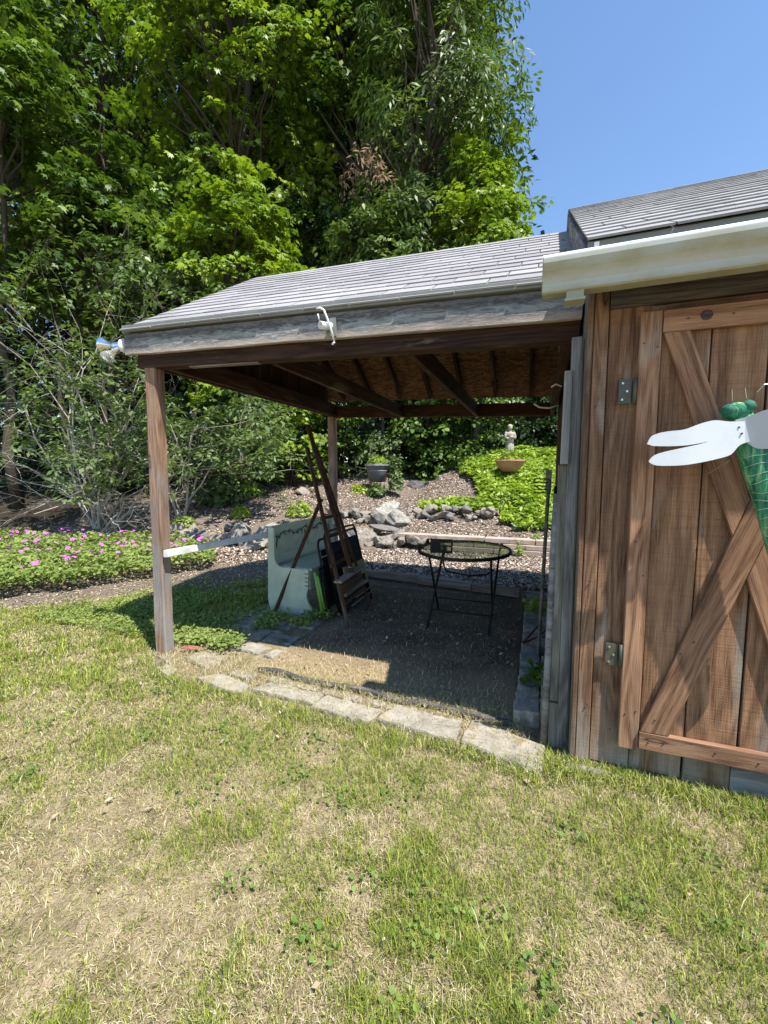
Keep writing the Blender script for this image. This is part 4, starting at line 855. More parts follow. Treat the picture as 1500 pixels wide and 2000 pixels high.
board('sill_block', (.205, 2.15, -.012), (.405, 2.15, -.012), .05, .05, (0, -1, 0), M['log'], sh, wob=.005, seg=.04)
x = 1.30
while x < XE: board('wall_board', (x + .1, 2.15, .02), (x + .1, 2.15, 2.2), .197, .018, (0, -1, 0), M['shedwall'], sh); x += .2
board('lintel', (.27, 2.135, 2.175), (XE, 2.135, 2.175), .12, .03, (0, -1, 0), M['log'], sh); board('lintel', (.385, 2.148, 2.098), (XE, 2.148, 2.098), .03, .02, (0, -1, 0), M['shedwall'], sh)
# side wall, clapped with upright boards
y = 2.165
while y < 5.4:
    top = 2.337 + (min(y + .07, 2 * 3.8 - y - .07) - 1.95) * .62 - .09
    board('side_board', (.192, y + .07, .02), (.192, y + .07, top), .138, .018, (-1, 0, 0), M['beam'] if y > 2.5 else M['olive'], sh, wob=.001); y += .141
# door
dr = obj('door', board_mesh('door', 1.9, .80, .012, M['void']), sh, frame((.79, 2.137, .17), (.79, 2.137, 2.06), (0, -1, 0)))
pe = [.467, .641, .836, 1.02, 1.115]
for i in range(4): board('plank', ((pe[i] + pe[i + 1]) / 2, 2.122 + .002 * (i % 2), .15), ((pe[i] + pe[i + 1]) / 2, 2.122 + .002 * (i % 2), 2.068), pe[i + 1] - pe[i] - (.009 if i != 0 else .003), .018, (0, -1, 0), M['door'], dr, wob=.0015)
for x in (.4245, 1.158): board('stile', (x, 2.112, .137), (x, 2.112, 2.077), .079, .03, (0, -1, 0), M['brace'], dr, wob=.0025)
board('rail', (.4655, 2.099, .193), (1.118, 2.099, .193), .080, .028, (0, -1, 0), M['brace'], dr); board('rail', (.4655, 2.099, 2.028), (1.118, 2.099, 2.028), .088, .028, (0, -1, 0), M['brace'], dr)
def brace(x0, z0, x1, z1, w=.088, y=2.100):
    d = Vector((x1 - x0, 0, z1 - z0)); P = []
    n = Vector((-d.z, 0, d.x)).normalized() * w / 2; a = Vector((x0, 0, z0)); b = Vector((x1, 0, z1)); return a, b, n
def cut_brace(poly, y, t=.026):
    c = Vector((sum(p[0] for p in poly) / len(poly), y, sum(p[1] for p in poly) / len(poly))); mid0 = Vector((poly[0][0] + poly[1][0], 0, poly[0][1] + poly[1][1])) / 2; mid1 = Vector((poly[2][0] + poly[3][0], 0, poly[2][1] + poly[3][1])) / 2
    Fm = frame(mid0 + Vector((0, y, 0)), mid1 + Vector((0, y, 0)), (0, -1, 0)); inv = Fm.inverted(); L2 = [inv @ Vector((p[0], y, p[1])) for p in poly]; mbb = MB(); mbb.prism([(q.x, q.y) for q in L2], Matrix.Identity(4), t)
    bm = bmesh.new(); vs = [bm.verts.new(v) for v in mbb.V]
    for f in mbb.F: bm.faces.new([vs[i] for i in f])
    bmesh.ops.recalc_face_normals(bm, faces=bm.faces); bmesh.ops.bevel(bm, geom=list(bm.edges), offset=.0025, segments=1, affect='EDGES')
    return obj('brace', bm_mesh('brace', bm, M['brace']), dr, Fm)
YB = 2.099
cut_brace([(.468, .235), (.578, .235), (1.112, 1.935), (1.112, 1.984), (1.02, 1.984)], YB)      # full diagonal, lower hinge corner to upper
cut_brace([(.470, 1.983), (.560, 1.983), (.8005, 1.2960), (.7520, 1.1420)], YB)
cut_brace([(.8600, 1.1260), (.8105, .9690), (1.057, .235), (1.112, .235), (1.112, .402)], YB)
# hinges and nails
for zc in (1.757, .567):
    mb = MB(); mb.box((.316, 2.113, zc - .052), (.364, 2.1185, zc + .052)); hg = mb.build('hinge', M['hinge'], dr)
    mb = MB(); mb.tube([(.378, 2.108, zc - .055), (.378, 2.108, zc + .055)], .009, 8); mb.build('hinge_barrel', M['hinge'], dr, True)
    mb = MB()
    for (dx, dz) in ((.33, .035), (.33, -.035), (.348, 0)): mb.tube([(dx, 2.1135, zc + dz), (dx, 2.108, zc + dz)], .005, 7)
    mb.build('hinge_screws', M['wire'], dr)
mb = MB()
for (x, z) in [(.40, 1.95), (.45, 1.93), (.405, .3), (.447, .32), (.41, 1.1), (.445, .95), (.50, .19), (.56, .2), (.75, .20), (.9, .19), (.55, 2.03), (.7, 2.03), (.23, 1.7), (.24, .9), (.25, .3), (.35, .2), (.33, 1.4), (.52, .3), (.60, .62), (.645, .68), (.67, 1.35), (.70, 1.21)]:
    yy = 2.081 if .46 < x else (2.094 if x > .385 else 2.115); mb.tube([(x, yy + .006, z), (x, yy, z)], .0035, 6)
mb.build('nail_heads', M['nail'], dr)
# wooden button high on the door
lat('door_button', [(0, 0), (.017, 0), (.02, .003), (.014, .006), (.009, .003), (0, .003)], (.612, 2.085, 2.035), (0, -1, 0), M['log'], dr)
# roof of the shed
P2 = math.atan(.62); S2 = (3.8 - 1.95) / math.cos(P2)
def sp(x, s, off=0): return Vector((x, 1.95 + s * math.cos(P2) - off * math.sin(P2), 2.337 + s * math.sin(P2) + off * math.cos(P2)))
def spb(x, s, off=0): return Vector((x, 5.65 - s * math.cos(P2) + off * math.sin(P2), 2.337 + s * math.sin(P2) + off * math.cos(P2)))
mb = MB()
for f in (sp, spb):
    b0 = len(mb.V)
    for off in (-.03, -.006):
        for (x, s) in ((.165, .01), (XE, .01), (XE, S2), (.165, S2)): mb.V.append(f(x, s, off))
    mb.F += [tuple(b0 + i for i in q) for q in ((0, 3, 2, 1), (4, 5, 6, 7), (0, 1, 5, 4), (1, 2, 6, 5), (2, 3, 7, 6), (3, 0, 4, 7))]
rf = mb.build('roof', M['log'], sh); NR2 = 16
shingle_run(rf, sp, .150, XE, S2, .305, S2 / NR2, M['shingle2'], NR2)
mb = MB()
for off in (0, .006):
    for (x, s) in ((.150, -.01), (XE, -.01), (XE, S2), (.150, S2)): mb.V.append(spb(x, s, off))
mb.F += [(0, 3, 2, 1), (4, 5, 6, 7), (0, 1, 5, 4), (1, 2, 6, 5), (2, 3, 7, 6), (3, 0, 4, 7)]; mb.build('rear_shingles', M['shingle2'], rf)
board('rake_board', sp(.157, .02, -.085), sp(.157, S2, -.085), .11, .02, (-1, 0, 0), M['fascia'], sh); board('rake_board', spb(.157, .02, -.085), spb(.157, S2, -.085), .11, .02, (-1, 0, 0), M['fascia'], sh)
board('eave_board', (.17, 1.985, 2.265), (XE, 1.985, 2.265), .12, .02, (0, -1, 0), M['fascia'], sh)
board('drip_edge', (.155, 1.957, 2.316), (XE, 1.957, 2.316), .03, .006, (0, -1, 0), M['drip'], sh)
board('soffit', (.17, 2.065, 2.235), (XE, 2.065, 2.235), .13, .015, (0, 0, -1), M['log'], sh)
# gutter, K profile extruded along x
GP = [(1.968, 2.262), (1.968, 2.135), (1.962, 2.131), (1.905, 2.131), (1.897, 2.137), (1.893, 2.165), (1.880, 2.185), (1.862, 2.205), (1.852, 2.232), (1.852, 2.254), (1.855, 2.262), (1.866, 2.262), (1.868, 2.252), (1.872, 2.240), (1.895, 2.19), (1.91, 2.145), (1.955, 2.14), (1.962, 2.262)]
V = []; Fc = []; n = len(GP); xs = [-.012, .0, .6, 1.2, 1.9, XE]
for x in xs:
    for (y, z) in GP: V.append(Vector((x, y, z)))
for i in range(len(xs) - 1):
    for j in range(n): Fc.append((i * n + j, i * n + (j + 1) % n, (i + 1) * n + (j + 1) % n, (i + 1) * n + j))
gt = world_obj('gutter', V, Fc, M['gutter'], sh)
capv = [Vector((-.0135, y, z)) for (y, z) in GP[:11]]; capv2 = [v + Vector((.003, 0, 0)) for v in capv]; nc = len(capv)
world_obj('end_cap', capv + capv2, [tuple(range(nc - 1, -1, -1)), tuple(range(nc, 2 * nc))] + [(i, (i + 1) % nc, nc + (i + 1) % nc, nc + i) for i in range(nc)], M['gutter'], gt)
mb = MB(); mb.box((.178, 1.868, 2.262), (.196, 1.99, 2.266)); mb.box((.178, 1.944, 2.2665), (.196, 1.948, 2.322)); mb.box((1.1, 1.868, 2.262), (1.12, 1.99, 2.266)); mb.build('hanger_strap', M['white'], gt)
mb = MB(); mb.box((.080, 1.905, 2.098), (.145, 1.955, 2.131)); mb.box((.074, 1.899, 2.094), (.151, 1.961, 2.104)); mb.build('outlet', M['gutter'], gt)

# ------------------------------------------------------------------ dragonfly ornament on the door
df = empty('dragonfly_ornament', (.73, 2.03, 1.55), 'dragonfly ornament of green painted log with white wings hung on the shed door', 'ornament')
BP = [(.708, 1.645, .028), (.722, 1.60, .038), (.742, 1.545, .046), (.758, 1.49, .048), (.776, 1.42, .044), (.795, 1.35, .039), (.818, 1.27, .036), (.845, 1.17, .034), (.872, 1.07, .032), (.90, .96, .029), (.925, .86, .02)]
mb = MB(); mb.tube([(x, 1.99, z) for x, z, r in BP], [r for x, z, r in BP], 16)
bo = mb.build('body', M['glog'], df, True)
mb = MB(); q = Matrix.Translation((.700, 1.985, 1.615)); 

def lump(name, r, m, loc, rot=0, nz=.08):
    bm = bmesh.new(); bmesh.ops.create_icosphere(bm, subdivisions=3, radius=1)
    for v in bm.verts: v.co = Vector([v.co[i] * r[i] for i in range(3)]) * (1 + nz * noise.noise(v.co * 2.2))
    return obj(name, bm_mesh(name, bm, m, True), df, Matrix.Translation(loc) @ Matrix.Rotation(rot, 4, 'Y'))
lump('head', (.050, .040, .034), M['glog'], (.700, 1.985, 1.636), -.15)
lump('eye', (.026, .026, .023), M['ghead'], (.671, 1.974, 1.640)); lump('eye', (.024, .026, .023), M['ghead'], (.728, 1.972, 1.652))
mb = MB()
for (a, b) in (((.672, 1.955, 1.672), (.664, 1.94, 1.712)), ((.715, 1.955, 1.678), (.703, 1.94, 1.715)), ((.748, 1.96, 1.70), (.762, 1.95, 1.725)), ((.762, 1.95, 1.725), (.776, 1.95, 1.726))): mb.tube([a, b], .0013, 5)
mb.build('antennae', M['wire'], df)
mb = MB()
for i in range(17):
    z = 1.47 - i * .033; x = float(np.interp(-z, [-p[1] for p in BP], [p[0] for p in BP])); rr = float(np.interp(-z, [-p[1] for p in BP], [p[2] for p in BP])) + .0015; q = Vector((.27, 0, -.96)).to_track_quat('Z', 'Y').to_matrix().to_4x4(); q.translation = Vector((x, 1.99, z))
    sk = random.uniform(-.006, .006); mb.tube([q @ Vector((rr * math.cos(a_), rr * math.sin(a_), sk * math.cos(a_ * (1 + i % 2)) + .003 * math.sin(3 * a_ + i))) for a_ in [k * math.pi / 8 for k in range(17)]], .0009, 4, False)
mb.build('wire_wrap', M['wire'], df)
def catmull(P, k=5):
    out = []; n = len(P)
    for i in range(n):
        p0, p1, p2, p3 = [Vector((*P[(i + j) % n], 0)) for j in (-1, 0, 1, 2)]
        for s in range(k):
            t = s / k; out.append(.5 * ((2 * p1) + (-p0 + p2) * t + (2 * p0 - 5 * p1 + 4 * p2 - p3) * t * t + (-p0 + 3 * p1 - 3 * p2 + p3) * t ** 3))
    return [(v.x, v.y) for v in out]
# outline in door plane (x,z)
U = [(0.391, 1.515), (0.403, 1.542), (0.427, 1.555), (0.463, 1.562), (0.512, 1.567), (0.558, 1.585), (0.585, 1.594), (0.615, 1.599), (0.659, 1.593), (0.708, 1.593)]
Lw = [(0.727, 1.518), (0.697, 1.505), (0.673, 1.473), (0.644, 1.46), (0.583, 1.444), (0.523, 1.433), (0.47, 1.43), (0.426, 1.432), (0.404, 1.443), (0.403, 1.453), (0.421, 1.472), (0.453, 1.484), (0.502, 1.496), (0.562, 1.51), (0.594, 1.521), (0.565, 1.514), (0.519, 1.507), (0.466, 1.505), (0.412, 1.507)]
def smooth_open(P, k=4):
    out = []
    for i in range(len(P) - 1):
        p0, p1, p2, p3 = [Vector((*P[min(max(i + j, 0), len(P) - 1)], 0)) for j in (-1, 0, 1, 2)]
        for s in range(k):
            t = s / k; out.append(.5 * ((2 * p1) + (-p0 + p2) * t + (2 * p0 - 5 * p1 + 4 * p2 - p3) * t * t + (-p0 + 3 * p1 - 3 * p2 + p3) * t ** 3))
    return [(v.x, v.y) for v in out] + [P[-1]]
outl = smooth_open(U) + smooth_open(Lw)
def wing(outl, mirror, name):
    bm = bmesh.new(); ax = .715
    pts = [(2 * ax - x - .028, z + .015) if mirror else (x, z) for (x, z) in outl]
    if mirror: # swing the right-hand wings up a little
        c = Vector((ax, 1.56)); rot = Matrix.Rotation(R(16), 2); pts = [tuple(rot @ (Vector((x, z)) - c) + c) for (x, z) in pts]
    f = bm.faces.new([bm.verts.new((x, 1.935 + (.012 if mirror else 0) - .16 * abs(x - ax) + .25 * max(0, abs(x - ax) - .17) ** 1.5, z)) for (x, z) in pts]); bm.normal_update()
    r_ = bmesh.ops.triangulate(bm, faces=[f]); ex_ = bmesh.ops.extrude_face_region(bm, geom=list(bm.faces)); vs = [v for v in ex_['geom'] if isinstance(v, bmesh.types.BMVert)]
    for v in vs: v.co.y += .009
    bmesh.ops.recalc_face_normals(bm, faces=bm.faces)
    for v in bm.verts: v.co -= Vector((ax, 1.93, 1.55))
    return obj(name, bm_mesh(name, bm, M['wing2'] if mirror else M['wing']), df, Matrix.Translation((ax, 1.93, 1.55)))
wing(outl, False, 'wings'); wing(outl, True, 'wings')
mb = MB(); mb.tube([(.69, 1.932, 1.571), (.690, 1.928, 1.571)], .0035, 8); mb.tube([(.70, 1.932, 1.548), (.70, 1.928, 1.548)], .0035, 8); mb.build('wing_screws', M['nail'], df)
mb = MB(); mb.tube([(.69, 1.99, 1.45), (.655, 2.085, 1.40)], .002, 6); mb.build('prop_wire', M['wire'], df)

# ------------------------------------------------------------------ mint bench
bn = empty('settle_bench', (-2.3, 4.15, 0), 'mint green painted wooden settle bench with panelled back and stencilled vine', 'bench')
prof = [(-2.562, .14), (-2.542, .862), (-2.475, .860), (-2.474, .56), (-2.463, .51), (-2.43, .475), (-2.38, .463), (-2.085, .463), (-2.09, .274), (-2.108, .225), (-2.112, .18), (-2.095, .13), (-2.06, .075), (-2.032, .0), (-2.12, .0), (-2.53, .0), (-2.548, .05)]
def end_panel(y, side):
    Fm = Matrix(((1, 0, 0, -2.3), (0, 0, -1, y), (0, 1, 0, .4), (0, 0, 0, 1))); bm = bmesh.new(); t = .028; n = len(prof)
    lo = [bm.verts.new((x + 2.3, z - .4, -t / 2)) for x, z in prof]; hi = [bm.verts.new((x + 2.3, z - .4, t / 2)) for x, z in prof]
    bm.faces.new(lo[::-1]); bm.faces.new(hi)
    for i in range(n): bm.faces.new((lo[i], lo[(i + 1) % n], hi[(i + 1) % n], hi[i]))
    bmesh.ops.recalc_face_normals(bm, faces=bm.faces); bmesh.ops.bevel(bm, geom=list(bm.edges), offset=.002, segments=1, affect='EDGES'); bmesh.ops.triangulate(bm, faces=[f for f in bm.faces if len(f.verts) > 4])
    return obj('end_panel', bm_mesh('end_panel', bm, M['mint']), bn, Fm)
end_panel(3.514, 1); end_panel(4.786, -1)
mb = MB(); mb.box((-2.44, 3.53, .447), (-2.065, 4.77, .468)); mb.build('seat', M['mint'], bn)
mb = MB(); mb.box((-2.105, 3.53, .26), (-2.085, 4.77, .445)); mb.build('seat_apron', M['mint'], bn)
bk_ = MB(); bk_.box((-2.545, 3.53, .30), (-2.527, 4.77, .868)); bb = bk_.build('backrest', M['mint'], bn)
for (y0, y1, z0, z1) in ((3.53, 4.77, .79, .868), (3.53, 4.77, .468, .53), (3.53, 3.60, .53, .79), (4.70, 4.77, .53, .79), (4.11, 4.19, .53, .79)):
    board('back_frame', (-2.520, (y0 + y1) / 2 if z1 - z0 > .2 else y0, z0 if z1 - z0 > .2 else (z0 + z1) / 2), (-2.520, (y0 + y1) / 2 if z1 - z0 > .2 else y1, z1 if z1 - z0 > .2 else (z0 + z1) / 2), (y1 - y0) if z1 - z0 > .2 else (z1 - z0), .014, (1, 0, 0), M['mint'], bn, wob=.0003, ch=.004)
for yc in (3.855, 4.445): board('back_panel', (-2.523, yc - .20, .66), (-2.523, yc + .20, .66), .19, .012, (1, 0, 0), M['mint'], bn, wob=0, ch=.004)
mb = MB(); V0 = []
for i in range(40):
    y = 3.58 + i * 1.14 / 39; V0.append((-2.512, y, .775 + .022 * math.sin(y * 17) + .008 * math.sin(y * 41)))
mb.tube(V0, .0055, 5)
for i in range(2, 38, 3):
    y = V0[i][1]; z = V0[i][2]; mb.tube([(-2.512, y, z), (-2.510, y + .018, z - .022), (-2.510, y + .03, z - .042 if i % 2 else z + .03)], [.004, .006, .002], 5)
for yy in (3.60, 4.15, 4.72): mb.tube([(-2.510, yy, .77), (-2.510, yy + .012, .72), (-2.510, yy - .008, .68), (-2.510, yy + .006, .63)], [.005, .007, .006, .003], 5)
mb.build('painted_vine', M['vine'], bn)
mb = MB()
for z in (.30, .34, .38, .42): mb.box((-2.125, 3.498, z - .004), (-2.088, 3.5005, z + .006))
mb.build('dovetail_marks', M['log'], bn)

# ------------------------------------------------------------------ folded chairs leaning on the bench
def leaning(y, zz, x0, x1): return Vector((x0 + (x1 - x0) * zz, y, zz))
def folded_chair(name, label, xb, xt, ya, yb, ztop, mf, fab, cat='chair', lime=False, slats=3):
    o = empty(name, ((xb + xt) / 2, (ya + yb) / 2, 0), label, cat, 'folded chairs leaning on the bench'); f = lambda y, z, dx=0: Vector((xb + (xt - xb) * z / ztop + dx, y, z))
    mb = MB(); r_ = .012; mb.tube([f(ya, .015), f(ya, ztop - .05), f(ya + .04, ztop), f(yb - .04, ztop), f(yb, ztop - .05), f(yb, .015)], r_, 8); mb.tube([f(ya, .08), f(yb, .08)], .009, 7); mb.build('frame', mf, o, True)
    mb = MB(); mb.tube([f(ya + .04, .02, -.035), f(ya + .05, ztop * .72, -.03), f(yb - .05, ztop * .72, -.03), f(yb - .04, .02, -.035)], r_ * .9, 8); mb.build('rear_leg', mf, o, True)
    for i in range(slats):
        z0 = ztop * (.62 + .1 * i); mb = MB(); b0 = 0
        Fm = frame(f(ya + .02, z0, .004), f(yb - .02, z0, .004), (1, 0, .2)); mb.box((-(yb - ya) / 2 + .03, -.032, -.004), ((yb - ya) / 2 - .03, .032, .004), Fm); mb.build('back_slat', fab, o)
    mb = MB(); Fm = frame(f(ya + .03, ztop * .33, -.012), f(yb - .03, ztop * .33, -.012), (1, 0, .2)); mb.box((-(yb - ya) / 2 + .04, -.17, -.008), ((yb - ya) / 2 - .04, .17, .008), Fm); mb.build('seat', fab, o)
    return o
folded_chair('folding_chair', 'black folded chair leaning outermost against the easel, pale bars near its foot', -1.70, -1.90, 3.52, 4.20, .80, M['black'], M['blackfab'])
folded_chair('folding_chair', 'folded chair with navy fabric between the outer black chair and the bench', -1.80, -1.98, 3.62, 4.36, .82, M['black'], M['navy'])
folded_chair('folding_chair', 'innermost black folded chair touching the bench seat', -1.90, -2.04, 3.60, 4.28, .74, M['black'], M['blackfab'])
o = empty('folding_chair', (-1.96, 3.52, 0), 'folded garden chair with two lime green tubular arms, nearest the bench panel', 'chair', 'folded chairs leaning on the bench')
for (xa, xb_, za, zb_, y) in ((-1.93, -2.01, .03, .445, 3.50), (-1.905, -1.975, .09, .415, 3.49)):
    mb = MB(); mb.tube([(xa, y, za), (xb_, y, zb_)], .0165 if y == 3.50 else .012, 10); mb.build('arm', M['lime'], o, True)
mb = MB(); mb.tube([(-1.915, 3.54, .01), (-1.99, 3.55, .47), (-1.99, 4.0, .47), (-1.915, 4.0, .01)], .011, 8); mb.build('frame', M['black'], o, True)
o2 = empty('crate_panel', (-1.74, 3.9, 0), 'dark board with faded yellow print tucked behind the easel tray', 'board')
mb = MB(); Fm = frame((-1.735, 3.58, .36), (-1.735, 4.14, .36), (1, 0, .22)); mb.box((-.25, -.13, -.006), (.25, .13, .006), Fm); mb.build('panel', M['yellowish'], o2)
mb = MB(); mb.box((-.2, -.03, .006), (-.02, .05, .009), Fm); mb.box((.05, -.1, .006), (.2, -.02, .009), Fm); mb.build('dark_patch', M['blackfab'], o2)
mb = MB(); mb.tube([(-1.665, 3.60, .12), (-1.665, 4.1, .13), (-1.67, 4.14, .16), (-1.672, 4.1, .18), (-1.672, 3.7, .17)], .006, 6); tag(mb.build('metal_bar', M['grey'], None, True), 'thin pale metal loop low on the folded chairs behind the easel', 'bar')

# ------------------------------------------------------------------ easel
es = empty('wooden_easel', (-1.8, 3.6, 0), 'tall dark wooden artist easel leaning over the folded chairs', 'easel')
def stick(name, a, b, w, t, n=(1, -.6, .2), **k): return board(name, a, b, w, t, n, M['easel'], es, wob=.0012, ch=.0035, **k)
LA0, LA1 = Vector((-1.56, 3.31, 0)), Vector((-2.12, 3.57, 1.655)); RA0, RA1 = Vector((-1.616, 3.95, 0)), Vector((-2.09, 3.72, 1.62))
stick('front_leg', LA0, LA1, .036, .024); stick('front_leg', RA0, RA1, .036, .024)
MA0, MA1 = Vector((-1.67, 3.63, .42)), Vector((-2.14, 3.63, 1.87)); stick('mast', MA0, MA1, .042, .026); stick('mast', Vector((-1.705, 3.665, .45)), Vector((-2.10, 3.66, 1.72)), .024, .02)
stick('rear_leg', (-2.47, 3.477, 0), (-1.975, 3.585, 1.155), .036, .024)
def onl(a0, a1, z): return a0.lerp(a1, (z - a0.z) / (a1.z - a0.z))
for (z, w, e) in ((.56, .034, .05), (.98, .03, .03)):
    p, q = onl(LA0, LA1, z), onl(RA0, RA1, z); d = (q - p).normalized(); stick('crossbar', p - d * e + Vector((-.012, 0, 0)), q + d * e + Vector((-.012, 0, 0)), w, .016, (1, 0, .3))
p, q = onl(LA0, LA1, .205), onl(RA0, RA1, .205); stick('crossbar', p + Vector((-.012, 0, 0)), q + Vector((-.012, 0, 0)), .042, .016, (1, 0, .3))
p, q = onl(LA0, LA1, .425) + Vector((.03, -.06, 0)), onl(RA0, RA1, .435) + Vector((.03, .06, 0)); board('tray', p, q, .075, .022, (0, 0, 1), M['timber'], es); 
p, q = onl(LA0, LA1, .34) + Vector((.012, .0, 0)), onl(RA0, RA1, .34) + Vector((.012, .03, 0)); stick('tray_back', p, q, .13, .012, (1, 0, .3)); board('tray_lip', p + Vector((.03, .02, -.055)), q + Vector((.03, 0, -.055)), .03, .03, (1, 0, 0), M['timber'], es)
mb = MB(); mb.tube([(-1.70, 3.6, .50), (-1.66, 3.6, .50)], .008, 8); mb.build('wing_nut', M['chrome'], es)

# ------------------------------------------------------------------ glass table
tb = empty('glass_table', (-.63, 3.84, 0), 'round folding glass table with black tubular crossed legs on the mat', 'table')
def ell(rx, ry, z, k=48): return [Vector((-.63 + rx * math.cos(2 * math.pi * i / k), 3.84 + ry * math.sin(2 * math.pi * i / k), z)) for i in range(k)]
mb = MB(); mb.V = ell(.405, .475, .700) + ell(.405, .475, .705); k = 48; mb.F = [tuple(range(k - 1, -1, -1)), tuple(range(k, 2 * k))] + [(i, (i + 1) % k, k + (i + 1) % k, k + i) for i in range(k)]; mb.build('glass_top', M['glass'], tb)
mb = MB(); mb.V = []; rings = [ell(.408, .478, .684), ell(.424, .494, .684), ell(.424, .494, .710), ell(.405, .475, .710), ell(.405, .475, .7055), ell(.408, .478, .699)]
for r_ in rings: mb.V += r_
for j in range(6):
    for i in range(k): mb.F.append((j * k + i, j * k + (i + 1) % k, ((j + 1) % 6) * k + (i + 1) % k, ((j + 1) % 6) * k + i))
mb.build('rim', M['black'], tb)
for x in (-.90, -.36):
    sx = .0
    mb = MB(); mb.tube([(x - .005, 3.56, .0), (x + .03, 4.12, .685)], .0105, 8); mb.build('leg', M['black'], tb, True)
    mb = MB(); mb.tube([(x - .03, 4.14, .0), (x + .0, 3.58, .685)], .0105, 8); mb.build('leg', M['black'], tb, True)
for (y, z) in ((3.68, .15), (4.0, .17)):
    mb = MB(); mb.tube([(-.90, y, z), (-.36, y, z)], .006, 7); mb.build('stretcher', M['black'], tb, True)
mb = MB(); mb.tube([(-.87, 4.12, .68), (-.88, 4.10, .5), (-.84, 4.05, .43), (-.6, 4.03, .41), (-.44, 4.05, .43), (-.39, 4.1, .47)], .009, 8); mb.build('brace_tube', M['black'], tb, True)
# black openwork box on the table
bxo = empty('openwork_box', (-.86, 3.6, .71), 'small black openwork box standing on the left edge of the glass table', 'box')
Bx = Matrix.Translation((-.872, 3.52, .71)) @ Matrix.Rotation(R(8), 4, 'Z'); mb = MB(); Wd, Hh = .192, .125
for (x0, x1, z0, z1) in ((0, .09, 0, Hh), (.09, Wd, 0, .02), (.09, Wd, Hh - .02, Hh), (.178, Wd, .02, Hh - .02), (.09, .178, .058, .068), (.128, .138, .02, .058)): mb.box((x0, 0, z0), (x1, .006, z1), Bx)
mb.build('pierced_panel', M['black'], bxo); mb = MB(); mb.box((0, .0065, 0), (Wd, .05, .008), Bx); mb.box((0, .0065, .009), (.006, .05, Hh), Bx); mb.build('tray', M['black'], bxo)

# ------------------------------------------------------------------ things along the shed side wall
rk = empty('garden_rake', (.06, 3.3, 0), 'black garden rake standing upright against the shed side wall', 'rake'); mb = MB(); mb.tube([(.035, 3.22, .02), (.068, 3.22, 1.36)], .013, 9); mb.build('handle', M['olive'], rk, True)
mb = MB(); mb.box((.045, 3.215, 1.27), (.085, 3.235, 1.43)); mb.build('head_socket', M['grey'], rk)
for z in (1.26, 1.285, 1.31, 1.335, 1.36): mb = MB(); mb.tube([(.07, 3.215, z), (.0, 3.205, z + .004), (-.035, 3.2, z)], .0045, 6); mb.build('tine', M['black'], rk)
mb = MB(); mb.tube([(.12, 3.6, .02), (.13, 3.6, 1.30)], .016, 9); tag(mb.build('tool_handle', M['black'], None, True), 'dark straight tool handle beside the black rake', 'tool handle')
mb = MB(); mb.tube([(.15, 3.4, .9), (.13, 3.45, .4), (.10, 3.4, .2), (.03, 3.35, .14), (-.04, 3.3, .115), (-.07, 3.25, .12), (.0, 3.5, .13), (.06, 3.7, .14)], .008, 7); tag(mb.build('red_hose', M['cord'], None, True), 'dull red hose curled at the foot of the shed side wall', 'hose')
for (x, y, s, lb) in ((.02, 4.2, .13, 'small yellow-green weed growing among the curb stones at the back'), (.05, 2.72, .14, 'broad-leaved weed growing by the curb near the shed corner')):
    X = rng.normal(x, s * .35, 60); Y = rng.normal(y, s * .5, 60); wd = empty('weed', (x, y, 0), lb, 'weed'); scatter_leaves('foliage', X, Y, M['gcover'] if y > 4 else M['oak'], 'round', .05, .08 + .10 * rng.random(60), None, wd, .6)

# ------------------------------------------------------------------ garden furniture at the back
def plant_mesh(name, x, y, z, rx, ry, hz, m, tpl, ls, n, parent, tilt=.7):
    u = rng.normal(size=(n, 3)); u = nrm(u) * rng.uniform(.4, 1, (n, 1)) ** .6; P = np.stack([x + u[:, 0] * rx, y + u[:, 1] * ry, z + np.abs(u[:, 2]) * hz], -1); N = nrm(u + np.array([0, 0, .5]) + rng.normal(size=(n, 3)) * .3)
    o = np.array([x, y, z]); Vt, F_, kk = leaves(P - o, N, ls * rng.uniform(.6, 1.3, n), tpl); return obj(name, arr_mesh(name, Vt, F_, kk, m, rng.random(n)), parent, Matrix.Translation(o))
tx, ty = -4.0, 10.3; tz = Hf(tx, ty)
tp_ = empty('tub_planter', (tx, ty, tz), 'dark plastic half-barrel tub planted with bright sprigs, left in the garden', 'planter')
lat('tub', [(.0, .02), (.20, .0), (.27, .26), (.275, .30), (.31, .42), (.325, .44), (.325, .47), (.30, .47), (.29, .40), (0, .40)], (tx, ty, tz + .25), (0, 0, 1), M['tub'], tp_, 28)
for z_, r_ in ((.30, .275), (.44, .33)): lat('band', [(r_, 0), (r_ + .008, .005), (r_ + .008, .022), (r_, .027)], (tx, ty, tz + .25 + z_ - .02), (0, 0, 1), M['grey'], tp_, 28)
plant_mesh('plant', tx, ty, tz + .66, .30, .25, .30, M['gcover'], 'long', .13, 420, tp_)
mb = MB()
for i in range(9):
    a = random.uniform(0, 6.3); mb.tube(wiggle((tx, ty, tz + .6), (tx + .5 * math.cos(a) - .1, ty + .3 * math.sin(a), tz + random.uniform(.2, 1.5)), 5, .2), [.006, .005, .004, .003, .003, .002], 4, False)
mb.build('twigs', M['twig'], tp_, True)
plant_mesh('hosta', tx + .12, ty - .35, Hf(tx, ty - .35) + .02, .26, .2, .30, M['pale'], 'kite', .17, 160, None); tag(bpy.data.objects['hosta'], 'pale grey-green hosta growing in front of the dark tub', 'plant', 'low plants in the garden bed')
plant_mesh('low_plant', tx - .42, ty - .25, Hf(tx, ty - .2) + .02, .32, .2, .22, M['yplant'], 'kite', .09, 260, None); tag(bpy.data.objects['low_plant'], 'yellowish low plant left of the dark tub', 'plant', 'low plants in the garden bed')
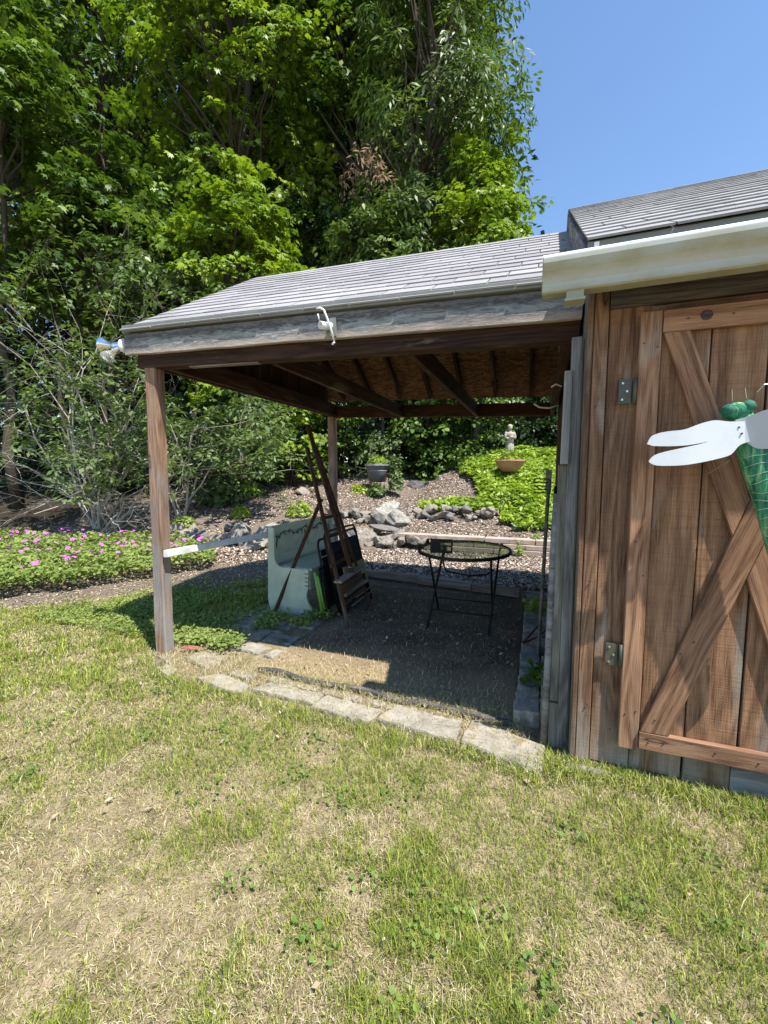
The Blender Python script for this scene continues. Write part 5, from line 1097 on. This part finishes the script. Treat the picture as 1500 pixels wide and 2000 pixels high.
o = plant_mesh('upright_plant', tx + .52, ty - .05, Hf(tx, ty) + .05, .22, .2, .95, M['pale'], 'kite', .11, 420, None); tag(o, 'upright leafy plant right of the dark tub with orange buds', 'plant', 'low plants in the garden bed')
cx, cy = -.66, 10.4; cz = Hf(cx, cy) + .34
tc = empty('terracotta_bowl', (cx, cy, cz), 'wide terracotta bowl planter half sunk in the bright ground cover', 'planter')
lat('bowl', [(0, .0), (.14, .0), (.22, .05), (.30, .16), (.325, .24), (.34, .25), (.34, .28), (.31, .28), (.29, .22), (0, .2)], (cx, cy, cz - .02), (0, 0, 1), M['terracotta'], tc, 32)
plant_mesh('plant', cx, cy, cz + .2, .28, .2, .34, M['gcover'], 'long', .09, 520, tc)
for (x, y, s, hz, m, lb) in ((-6.35, 7.75, .26, .26, 'yplant', 'small bright yellow-green shrub alone in the dark soil'), (-4.95, 8.0, .34, .36, 'gcover', 'low light-green plant left of the rear post behind the bench'), (-6.0, 8.9, .14, .4, 'pale', 'thin upright weed in front of the dark bushes'),
                             (-7.35, 7.1, .32, .22, 'gran', 'low green plant at the mulch edge right of the front post'), (.0, 7.62, .10, .28, 'gcover', 'weed sprouting against the block wall near the shed'), (-.28, 7.35, .10, .26, 'gcover', 'weed sprouting below the block wall right of the table')):
    o = plant_mesh('garden_plant', x, y, Hf(x, y) + .01, s, s * .7, hz, M[m], 'kite', .10 if s > .2 else .06, 240 if s > .2 else 70, None); tag(o, lb, 'plant', 'low plants in the garden bed')
# statue
sx_, sy_ = -.80, 12.3; sz_ = Hf(sx_, sy_) + .10
bm = bmesh.new()
def blob(c, r, s=(1, 1, 1), rot=(0, 0, 0)):
    mm = Matrix.Translation(c) @ Euler(rot).to_matrix().to_4x4() @ Matrix.Diagonal((s[0] * r, s[1] * r, s[2] * r, 1)); bmesh.ops.create_icosphere(bm, subdivisions=3, radius=1, matrix=mm)
blob((0, 0, 1.06), .088, (.9, 1, 1.15)); blob((0, -.085, 1.05), .018, (.8, 1, 1.3)); blob((0, .01, 1.11), .095, (1, 1, .75)); blob((0, 0, .94), .05, (1, 1, 1.4))
blob((0, 0, .82), .135, (1.15, .75, .85)); blob((-.13, 0, .87), .062, (1, .9, .9)); blob((.13, 0, .87), .062, (1, .9, .9)); blob((-.17, -.03, .75), .05, (.9, .9, 2.1), (.2, .1, 0)); blob((.17, -.03, .75), .05, (.9, .9, 2.1), (.2, -.1, 0))
blob((-.09, -.12, .68), .043, (2.3, .9, .9), (0, .25, .5)); blob((.10, -.12, .70), .043, (2.3, .9, .9), (0, -.25, -.5)); blob((.02, -.15, .73), .06, (1.3, .7, .9)); blob((0, 0, .60), .125, (1, .8, 1.2)); blob((0, 0, .36), .15, (1, .85, 1.9)); blob((0, 0, .1), .17, (1.05, .95, .8))
for a in range(9): blob((.125 * math.cos(a * .7), .105 * math.sin(a * .7), .3), .03, (1, 1, 7))
stt = obj('garden_statue', bm_mesh('garden_statue', bm, M['statue'], True), None, Matrix.Translation((sx_, sy_, sz_)) @ Matrix.Rotation(.3, 4, 'Z') @ Matrix.Scale(.80, 4))
tag(stt, 'pale weathered stone statue of a robed figure rising from the ground cover', 'statue'); md = stt.modifiers.new('remesh', 'REMESH'); md.mode = 'VOXEL'; md.voxel_size = .014; md.use_smooth_shade = True
